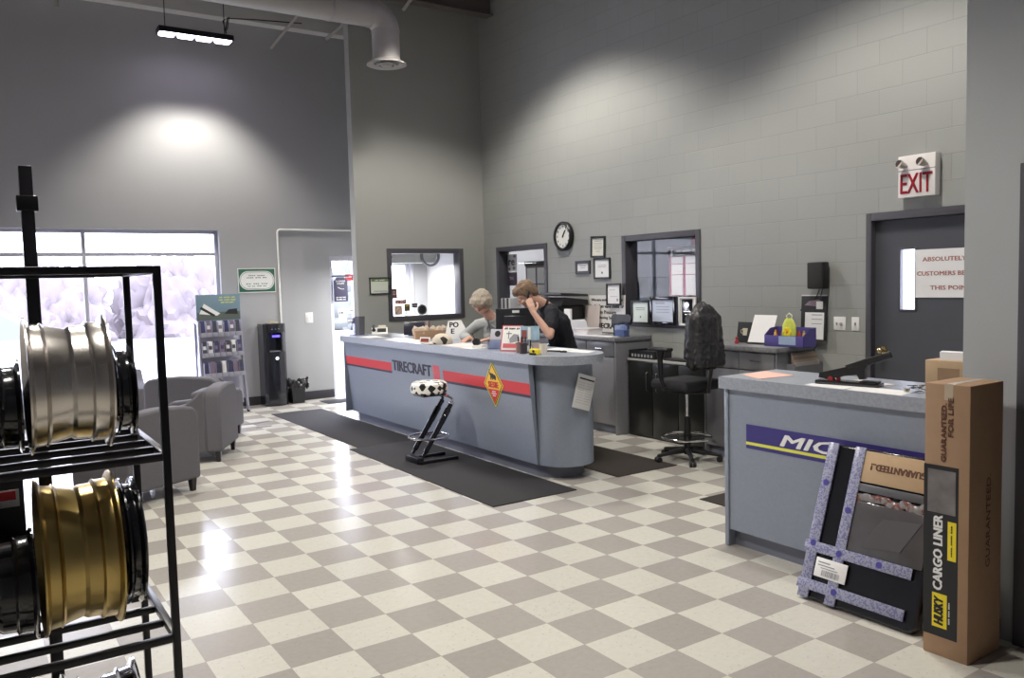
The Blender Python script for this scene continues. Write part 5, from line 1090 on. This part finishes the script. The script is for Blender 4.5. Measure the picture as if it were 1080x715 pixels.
for k, (x, y, c, nm) in enumerate([(4.09, 6.03, (.28, .16, .13), 'brown glass'), (4.16, 5.88, (.45, .38, .36), 'pale'), (4.06, 5.93, (.05, .04, .05), 'black'), (4.14, 5.74, (.70, .64, .58), 'cream')]):
    p = thing('pen_pot', nm+' pen pot in the cluster beside the booklet', 'pen pot', (x, y, ZL)); build('cup', MB().ring_lathe([(0, 0), (.033, 0), (.038, .09), (.035, .09), (.03, .006), (0, .006)], 24), M('pot_'+nm.replace(' ', '_'), c, .3), p)
    if nm in ('brown glass', 'black'):
        for j in range(3):
            a = j*2.1+k; s_ = thing('pen', ['black pen', 'red pen', 'dark blue pen'][j]+' standing in the '+nm+' pen pot', 'pen', (x+.012*math.cos(a), y+.012*math.sin(a), ZL+.007), rot=(.12*math.sin(a), -.12*math.cos(a)*-1, 0))
            build('barrel', MB().cyl((0, 0, 0), (0, 0, .135), .004, n=8), [m_ink, m_red, m_navy][j], s_); build('cap', MB().cyl((0, 0, .095), (0, 0, .14), .005, n=8), m_black, s_)
t = thing('tape_measure', 'yellow and black tape measure at the counter\'s front edge', 'tape measure', (4.05, 5.74, ZL), math.radians(-60))
bevmod(build('case', MB().box(-.045, .045, -.02, .02, 0, .055), m_yellow, t), .012); build('grip', MB().box(-.046, .02, -.022, .022, .0, .018, .003), m_black, t); build('hook', MB().box(.044, .058, -.008, .008, .004, .008).box(.054, .058, -.008, .008, -.0, .008), m_chrome, t); build('label', MB().cyl((-.005, -.0215, .033), (-.005, -.0205, .033), .012), m_ink, t)
sheet('white sheets by the rounded end of the long counter', [(4.35, 6.05), (4.60, 6.15), (4.62, 5.85), (4.38, 5.80)], ZL, th=.005)
sheet('white sheet on the rounded end of the long counter', [(4.42, 5.78), (4.60, 5.84), (4.60, 5.60), (4.46, 5.52)], ZL, th=.003)
t = thing('key_bunch', 'car keys and dark strap near the rounded end of the long counter', 'keys', (4.30, 5.80, ZL))
build('strap', MB().tube([(-.06, .12, .008), (.0, .08, .012), (.03, .02, .01), (.06, .0, .008), (.05, -.05, .008)], .008, 8), m_black, t); build('fob', MB().ball((.06, -.07, .01), .022, .03, .010), m_black, t); build('key', MB().box(.035, .05, -.13, -.08, .003, .006).ball((.04, -.075, .005), .012, .012, .004), m_chrome, t)
# tilted clipboard sheet taped to the rounded end
cx, cy = 4.385, 5.80; ang = math.radians(-86); R_ = .271
px, py = cx + R_*math.cos(ang), cy + R_*math.sin(ang)
t = thing('taped_form', 'white printed form taped askew on the rounded counter end', 'paper', (px, py, .765), rot=(0, math.radians(17), ang+PI/2))
build('sheet', MB().box(-.105, .105, -.012, -.009, -.15, .15, .001), m_paper, t); build('header_bar', MB().box(-.08, .095, -.0135, -.012, .105, .118), m_ink, t)
b = MB()
for k in range(9): b.box(-.08, -.005, -.0132, -.012, .075-.022*k, .079-.022*k).box(.01, .085, -.0132, -.012, .075-.022*k, .079-.022*k)
build('form_lines', b, M('pale_grey_ink', (.55, .55, .58), .6), t); build('bottom_edge', MB().box(-.105, .105, -.0125, -.002, -.158, -.15), m_inkgrey, t)

# ------------------------------------------------------------------ people
def V(*a): return Vector(a)
def hand(b, wrist, d, pn, curl, thumb_side, spread=.12, sc_=1.0):
    """palm from the wrist along d, palm facing pn; five separate bent fingers"""
    d = d.normalized(); pn = (pn - d*pn.dot(d)).normalized(); s_ = d.cross(pn)*thumb_side
    for o_ in (-.024, -.008, .008, .024): b.caps(wrist + s_*o_*.6, .016*sc_, wrist + d*.075*sc_ + s_*o_*sc_, .0135*sc_)
    for k, (o_, ln) in enumerate(((.030, .072), (.010, .080), (-.010, .074), (-.029, .058))):
        p = wrist + d*.080*sc_ + s_*o_*sc_; dd = (d + s_*(o_*4*spread)).normalized(); r = .0092*sc_
        for j, (f_, c) in enumerate(((.44, .35), (.32, .9), (.24, 1.35))):
            a = curl*c; v = dd*math.cos(a) + pn*math.sin(a); q = p + v*ln*f_*sc_*1.05; b.caps(p, r, q, r*.93, 10); p, r = q, r*.93
    p = wrist + d*.022*sc_ + s_*.028*sc_
    for f_, v in ((.042, d*.55+s_*.8+pn*.25), (.034, d*.85+s_*.4+pn*.35), (.026, d*.95+s_*.1+pn*.4)):
        v = v.normalized(); q = p + v*f_*sc_; b.caps(p, .0125*sc_, q, .0105*sc_, 10); p = q
def person(name, label, J, head, f, u, hair_mat, shirt_mat, hair_style, hands, base, sleeve, hsc=1.0, female=False, watch=None, shirt_len=.86):
    t = thing(name, label, 'person', base)
    f = f.normalized(); u = (u - f*u.dot(f)).normalized(); s_ = u.cross(f)   # left side
    R = Matrix((s_, f, u)).transposed()
    b = MB(); H = lambda x, y, z: head + (s_*x + f*y + u*z)*hsc
    # head
    b.ball(H(0, -.008, .030), .074*hsc, .092*hsc, .088*hsc, 24, R); b.ball(H(0, .022, -.035), .060*hsc, .066*hsc, .066*hsc, 20, R)
    b.ball(H(0, .058, -.078), .028*hsc, .026*hsc, .022*hsc, 14, R); b.ball(H(0, .062, .028), .052*hsc, .026*hsc, .012*hsc, 14, R)
    b.caps(H(0, .083, .012), .008*hsc, H(0, .106, -.022), .0125*hsc); b.ball(H(.011, .094, -.027), .008*hsc); b.ball(H(-.011, .094, -.027), .008*hsc)
    for k in (-1, 1):
        b.ball(H(k*.074, -.008, -.008), .010*hsc, .018*hsc, .030*hsc, 12, R); b.ball(H(k*.040, .062, -.026), .020*hsc, .018*hsc, .018*hsc, 12, R)
    # neck, torso, limbs
    nb = J['neck']; b.caps(H(0, -.02, -.05), .056, nb, .062)
    ch, pv = J['chest'], J['pelvis']; ls, rs = J['ls'], J['rs']; sd = (ls-rs).normalized()
    w = .86 if female else 1.0
    b.chain([(nb, .062), (ch+sd*.055, .115*w), (ch.lerp(pv, .55), .115*w), (pv, .13)]); b.chain([(nb, .062), (ch-sd*.055, .115*w), (ch.lerp(pv, .55), .115*w)])
    b.chain([(ls, .055), (nb.lerp((ls+rs)/2, .6), .06), (rs, .055)])
    b.chain([(pv+sd*.05, .12), (pv-sd*.05, .12)])
    for k, e in (('l', 1), ('r', -1)):
        sh, el, wr_ = J[k+'s'], J[k+'e'], J[k+'w']
        b.chain([(sh, .052*w), (el, .040*w), (el.lerp(wr_, .3), .040*w), (wr_, .027*w)])
        hp, kn, an = pv + sd*.095*e - V(0, 0, .04), J[k+'k'], J[k+'a']
        b.chain([(hp, .088), (hp.lerp(kn, .5), .078), (kn, .055), (kn.lerp(an, .3), .056), (an, .038)]); fd = J['foot']; b.chain([(an, .038), (an + fd*.12 - V(0, 0, .045), .03), (an+fd*.19-V(0, 0, .052), .022)])
        d, pn, c, ts = hands[k]; hand(b, wr_, d, pn, c, ts)
    sk = remeshed('body', b, m_skin, t, .0052, 3)
    # clothes
    b = MB(); x = .016
    b.chain([(nb-V(0, 0, .02), .066), (ch+sd*.06, .128*w), (ch.lerp(pv, .55)+sd*.015, .135*w), (pv+V(0, 0, shirt_len-.86), .150)]); b.chain([(nb-V(0, 0, .02), .066), (ch-sd*.06, .128*w), (ch.lerp(pv, .55)-sd*.015, .135*w), (pv+V(0, 0, shirt_len-.86), .150)])
    b.chain([(ls, .070*w), (nb.lerp((ls+rs)/2, .65), .068), (rs, .070*w)])
    for k in 'lr':
        sh, el, wr_ = J[k+'s'], J[k+'e'], J[k+'w']
        if sleeve == 'short': b.chain([(sh, .071*w), (sh.lerp(el, .62), .066*w)])
        else: b.chain([(sh, .071*w), (el, .056*w), (el.lerp(wr_, .72), .044*w)])
    if female: fo = V(0, 0, 1).cross(sd)*-1; fo = -fo if fo.dot(f) < 0 else fo; b.ball(ch + fo*.085 + sd*.06 - V(0, 0, .04), .062); b.ball(ch + fo*.085 - sd*.06 - V(0, 0, .04), .062)
    shirt = remeshed('shirt', b, shirt_mat, t, .008, 4, .004)
    b = MB(); n_ = (head-nb).normalized(); fo = (J['front'] - n_*J['front'].dot(n_)).normalized(); sx = n_.cross(fo)
    pts = [nb + n_*.004 + (sx*math.cos(a) + fo*math.sin(a))*.070 for a in [2*PI*k/20 for k in range(20)]]
    b.tube(pts, .013, 8, closed=True)
    for k in (-1, 1): b.caps(nb + fo*.075 + sx*.012*k - n_*.005, .011, nb + fo*.095 + sx*.05*k - n_*.05, .009)
    build('collar', b, shirt_mat, t, world=True)
    if not female: bd = build('chest_badge', MB(Matrix.Translation(ch + J['front']*.128 + sd*.065 + V(0, 0, .035)) @ J['front'].to_track_quat('Y', 'Z').to_matrix().to_4x4()).box(-.025, .025, 0, .004, -.006, .006), m_white, t, world=True)
    else:
        fo2 = J['front']; b = MB()
        b.tube([nb + fo2*.075, ch + fo2*.136, ch.lerp(pv, .4) + fo2*.138], .006, 6); build('shirt_opening', b, M('shirt_shadow_grey', (.12, .12, .13), .8), t, world=True)
    b = MB(); b.chain([(pv+sd*.06, .138), (pv-sd*.06, .138)])
    for k, e in (('l', 1), ('r', -1)):
        hp, kn, an = pv + sd*.095*e - V(0, 0, .04), J[k+'k'], J[k+'a']; b.chain([(hp, .100), (hp.lerp(kn, .5), .09), (kn, .070), (an, .056)])
    remeshed('trousers', b, m_pants, t, .010, 3)
    for k in 'lr':
        an, fd = J[k+'a'], J['foot']; b = MB(); z = base[2]
        q0 = V(an.x, an.y, z); b.chain([(q0-fd*.03+V(0, 0, .042), .038), (q0+fd*.10+V(0, 0, .040), .038), (q0+fd*.18+V(0, 0, .034), .030)]); remeshed('shoe', b, m_black, t, .008, 2)
    # face
    for k in (-1, 1):
        e = build('eye', MB().ball(H(k*.031, .077, .006), .012*hsc, .009*hsc, .0065*hsc, 12, R), M('eye_white', (.75, .72, .70), .2), t, world=True)
        build('iris', MB().ball(H(k*.031, .0845, .004), .0055*hsc, .003*hsc, .0055*hsc, 10, R), M('iris_dark', (.05, .04, .04), .2), e, world=True)
    b = MB(); b.caps(H(-.018, .082, -.050), .0045, H(.018, .082, -.050), .0045); build('lips', b, M('lips', (.45, .20, .17), .4), t, world=True)
    # hair
    b = MB()
    for p, r in hair_style: b.ball(H(*p), r[0]*hsc, r[1]*hsc, r[2]*hsc, 18, R)
    remeshed('hair', b, hair_mat, t, .006, 3, .009)
    if watch:
        w_ = J['lw']; dd = (J['lw']-J['le']).normalized(); q = dd.to_track_quat('Z', 'Y').to_matrix().to_4x4(); q.translation = w_-dd*.02
        wt = build('wrist_watch', MB().ring_lathe([(.030, -.008), (.034, -.008), (.034, .008), (.030, .008)], 24, q, closed=True), M('gold_watch', (.75, .58, .25), .25, 1), t, world=True)
    return t
short = [((0, -.020, .050), (.088, .098, .085)), ((0, .045, .085), (.070, .050, .034)), ((0, -.070, .0), (.074, .045, .070)), ((.068, -.018, .035), (.020, .055, .050)), ((-.068, -.018, .035), (.020, .055, .050)), ((0, .078, .072), (.050, .020, .022))]
fm = V(-.80, .60, 0)
Jm = dict(neck=V(4.850, 6.69, 1.492), chest=V(5.0, 6.67, 1.30), pelvis=V(5.12, 6.72, .96), ls=V(4.83, 6.53, 1.42), rs=V(5.04, 6.86, 1.43),
          le=V(4.70, 6.40, 1.205), lw=V(4.615, 6.545, 1.425), re=V(4.99, 7.05, 1.19), rw=V(4.80, 7.08, 1.13),
          lk=V(5.03, 6.66, .50), rk=V(5.10, 6.84, .50), la=V(5.14, 6.62, .10), ra=V(5.22, 6.84, .10), foot=V(-.85, .52, 0).normalized(), front=V(-.83, .55, -.1).normalized())
man = person('person', 'person in a black polo shirt bending over the counter, phone at the ear', Jm, V(4.672, 6.745, 1.60), V(-.68, .42, -.62), V(-.45, .2, .87), m_hairb, m_shirtb, short,
       dict(l=(V(-.12, .42, 1), V(.25, .9, 0), .35, -1), r=(V(-1, -.1, -.25), V(0, 0, -1), .25, 1)), (5.18, 6.74, .0085), 'short', hsc=1.10)
t = thing('cell_phone', 'black phone held to the ear by the person in the black shirt', 'phone', (4.638, 6.672, 1.575), rot=(math.radians(-8), math.radians(12), math.radians(-28)))
bevmod(build('phone_body', MB().box(-.011, .011, -.026, .026, -.062, .062), m_black, t), .005); build('screen', MB().box(.011, .0118, -.022, .022, -.045, .052), m_gloss, t)
curly = [((0, -.022, .052), (.098, .108, .092)), ((0, .055, .080), (.078, .050, .040)), ((0, -.085, .0), (.090, .055, .085)), ((.082, -.010, .010), (.032, .062, .070)), ((-.082, -.010, .010), (.032, .062, .070)), ((.04, .085, .062), (.045, .028, .024)), ((-.04, .085, .062), (.045, .028, .024)), ((.075, .03, .05), (.03, .045, .045)), ((-.075, .03, .05), (.03, .045, .045))]
Jw = dict(neck=V(4.80, 7.62, 1.335), chest=V(4.90, 7.66, 1.16), pelvis=V(5.06, 7.74, .90), ls=V(4.91, 7.49, 1.28), rs=V(4.74, 7.80, 1.27),
          le=V(4.80, 7.30, 1.155), lw=V(4.54, 7.26, 1.14), re=V(4.62, 7.93, 1.14), rw=V(4.55, 7.66, 1.135),
          lk=V(5.00, 7.62, .48), rk=V(4.94, 7.80, .48), la=V(5.14, 7.68, .10), ra=V(5.06, 7.86, .10), foot=V(-.87, -.45, 0).normalized(), front=V(-.87, -.47, -.1).normalized())
woman = person('person', 'person with grey-blond hair and light grey shirt writing at the counter', Jw, V(4.64, 7.555, 1.512), V(-.70, -.38, -.60), V(-.5, -.3, .85), m_hairg, m_shirtg, curly,
       dict(l=(V(-1, .18, -.12), V(0, 0, -1), .35, -1), r=(V(-1, -.45, -.12), V(0, 0, -1), .35, 1)), (5.10, 7.77, .0085), 'long', hsc=1.04, female=True, watch=True)
t = thing('pen', 'dark pen in the hand of the person in the light grey shirt', 'pen', (4.40, 7.285, 1.106), rot=(math.radians(20), math.radians(-35), 0)); build('barrel', MB().cyl((0, 0, 0), (0, 0, .14), .004, n=8), m_ink, t); build('tip', MB().cyl((0, 0, -.008), (0, 0, 0), .001, .004, n=8), m_chrome, t)

# ------------------------------------------------------------------ daylight
wd = bpy.data.worlds.new('sky'); sc.world = wd; wd.use_nodes = True; nt = wd.node_tree; N, L = nt.nodes, nt.links
bg = N['Background']; tc = N.new('ShaderNodeTexCoord'); sp = N.new('ShaderNodeSeparateXYZ'); L.new(tc.outputs['Generated'], sp.inputs[0])
rp = N.new('ShaderNodeValToRGB'); L.new(sp.outputs[2], rp.inputs[0]); rp.color_ramp.elements[0].position = 0; rp.color_ramp.elements[0].color = (.86, .87, 1, 1); rp.color_ramp.elements[1].position = .5; rp.color_ramp.elements[1].color = (.70, .76, 1, 1)
L.new(rp.outputs[0], bg.inputs['Color']); bg.inputs['Strength'].default_value = 17.0
def portal(loc, rot, sx, sy):
    ld = bpy.data.lights.new('daylight_portal', 'AREA'); ld.shape = 'RECTANGLE'; ld.size = sx; ld.size_y = sy; ld.cycles.is_portal = True; ld.energy = 1
    lo = bpy.data.objects.new('daylight_portal', ld); COL.objects.link(lo); lo.location = loc; lo.rotation_euler = rot
portal(((WB[0]+WB[1])/2, YF+.22, (WB[2]+WB[3])/2), (-PI/2, 0, 0), WB[1]-WB[0], WB[3]-WB[2])
portal(((DE[0]+DE[1])/2, YF+.22, DE[3]/2), (-PI/2, 0, 0), DE[1]-DE[0], DE[3])
# unseen tube lamps added to brighten the service bay
def tube_lamp(name, label, loc, L_, power, group=None):
    t = thing(name, label, 'lamp', loc, 0, group); build('housing', MB().box(-.07, .07, -L_/2, L_/2, .02, .07, .005), m_white, t); build('lamp_tube', MB().cyl((0, -L_/2+.03, 0), (0, L_/2-.03, 0), .02), m_tube, t)
    ld = bpy.data.lights.new('lamp_light', 'AREA'); ld.shape = 'RECTANGLE'; ld.size = .12; ld.size_y = L_; ld.energy = power; lo = bpy.data.objects.new('lamp_light', ld); COL.objects.link(lo); lo.parent = t; lo.location = (0, 0, -.03)
tube_lamp('bay_fill_lamp', 'added tube lamp lighting the service bay behind the inner windows', (8.4, 10.4, ZC-2.48), 1.5, 110)
tube_lamp('bay_fill_lamp', 'second added tube lamp lighting the service bay, nearer the exit door', (8.6, 6.2, ZC-2.48), 1.5, 16)
# ------------------------------------------------------------------ view
vs = sc.view_settings; sc.display_settings.display_device = 'sRGB'
vs.view_transform = 'Standard'; vs.look = 'None'; vs.gamma = 1; vs.use_curve_mapping = False; vs.exposure = -.55
cy_ = sc.cycles; cy_.use_denoising = True; cy_.max_bounces = 8; cy_.diffuse_bounces = 4; cy_.glossy_bounces = 4; cy_.transparent_max_bounces = 12; cy_.sample_clamp_indirect = 8; cy_.caustics_reflective = False; cy_.caustics_refractive = False
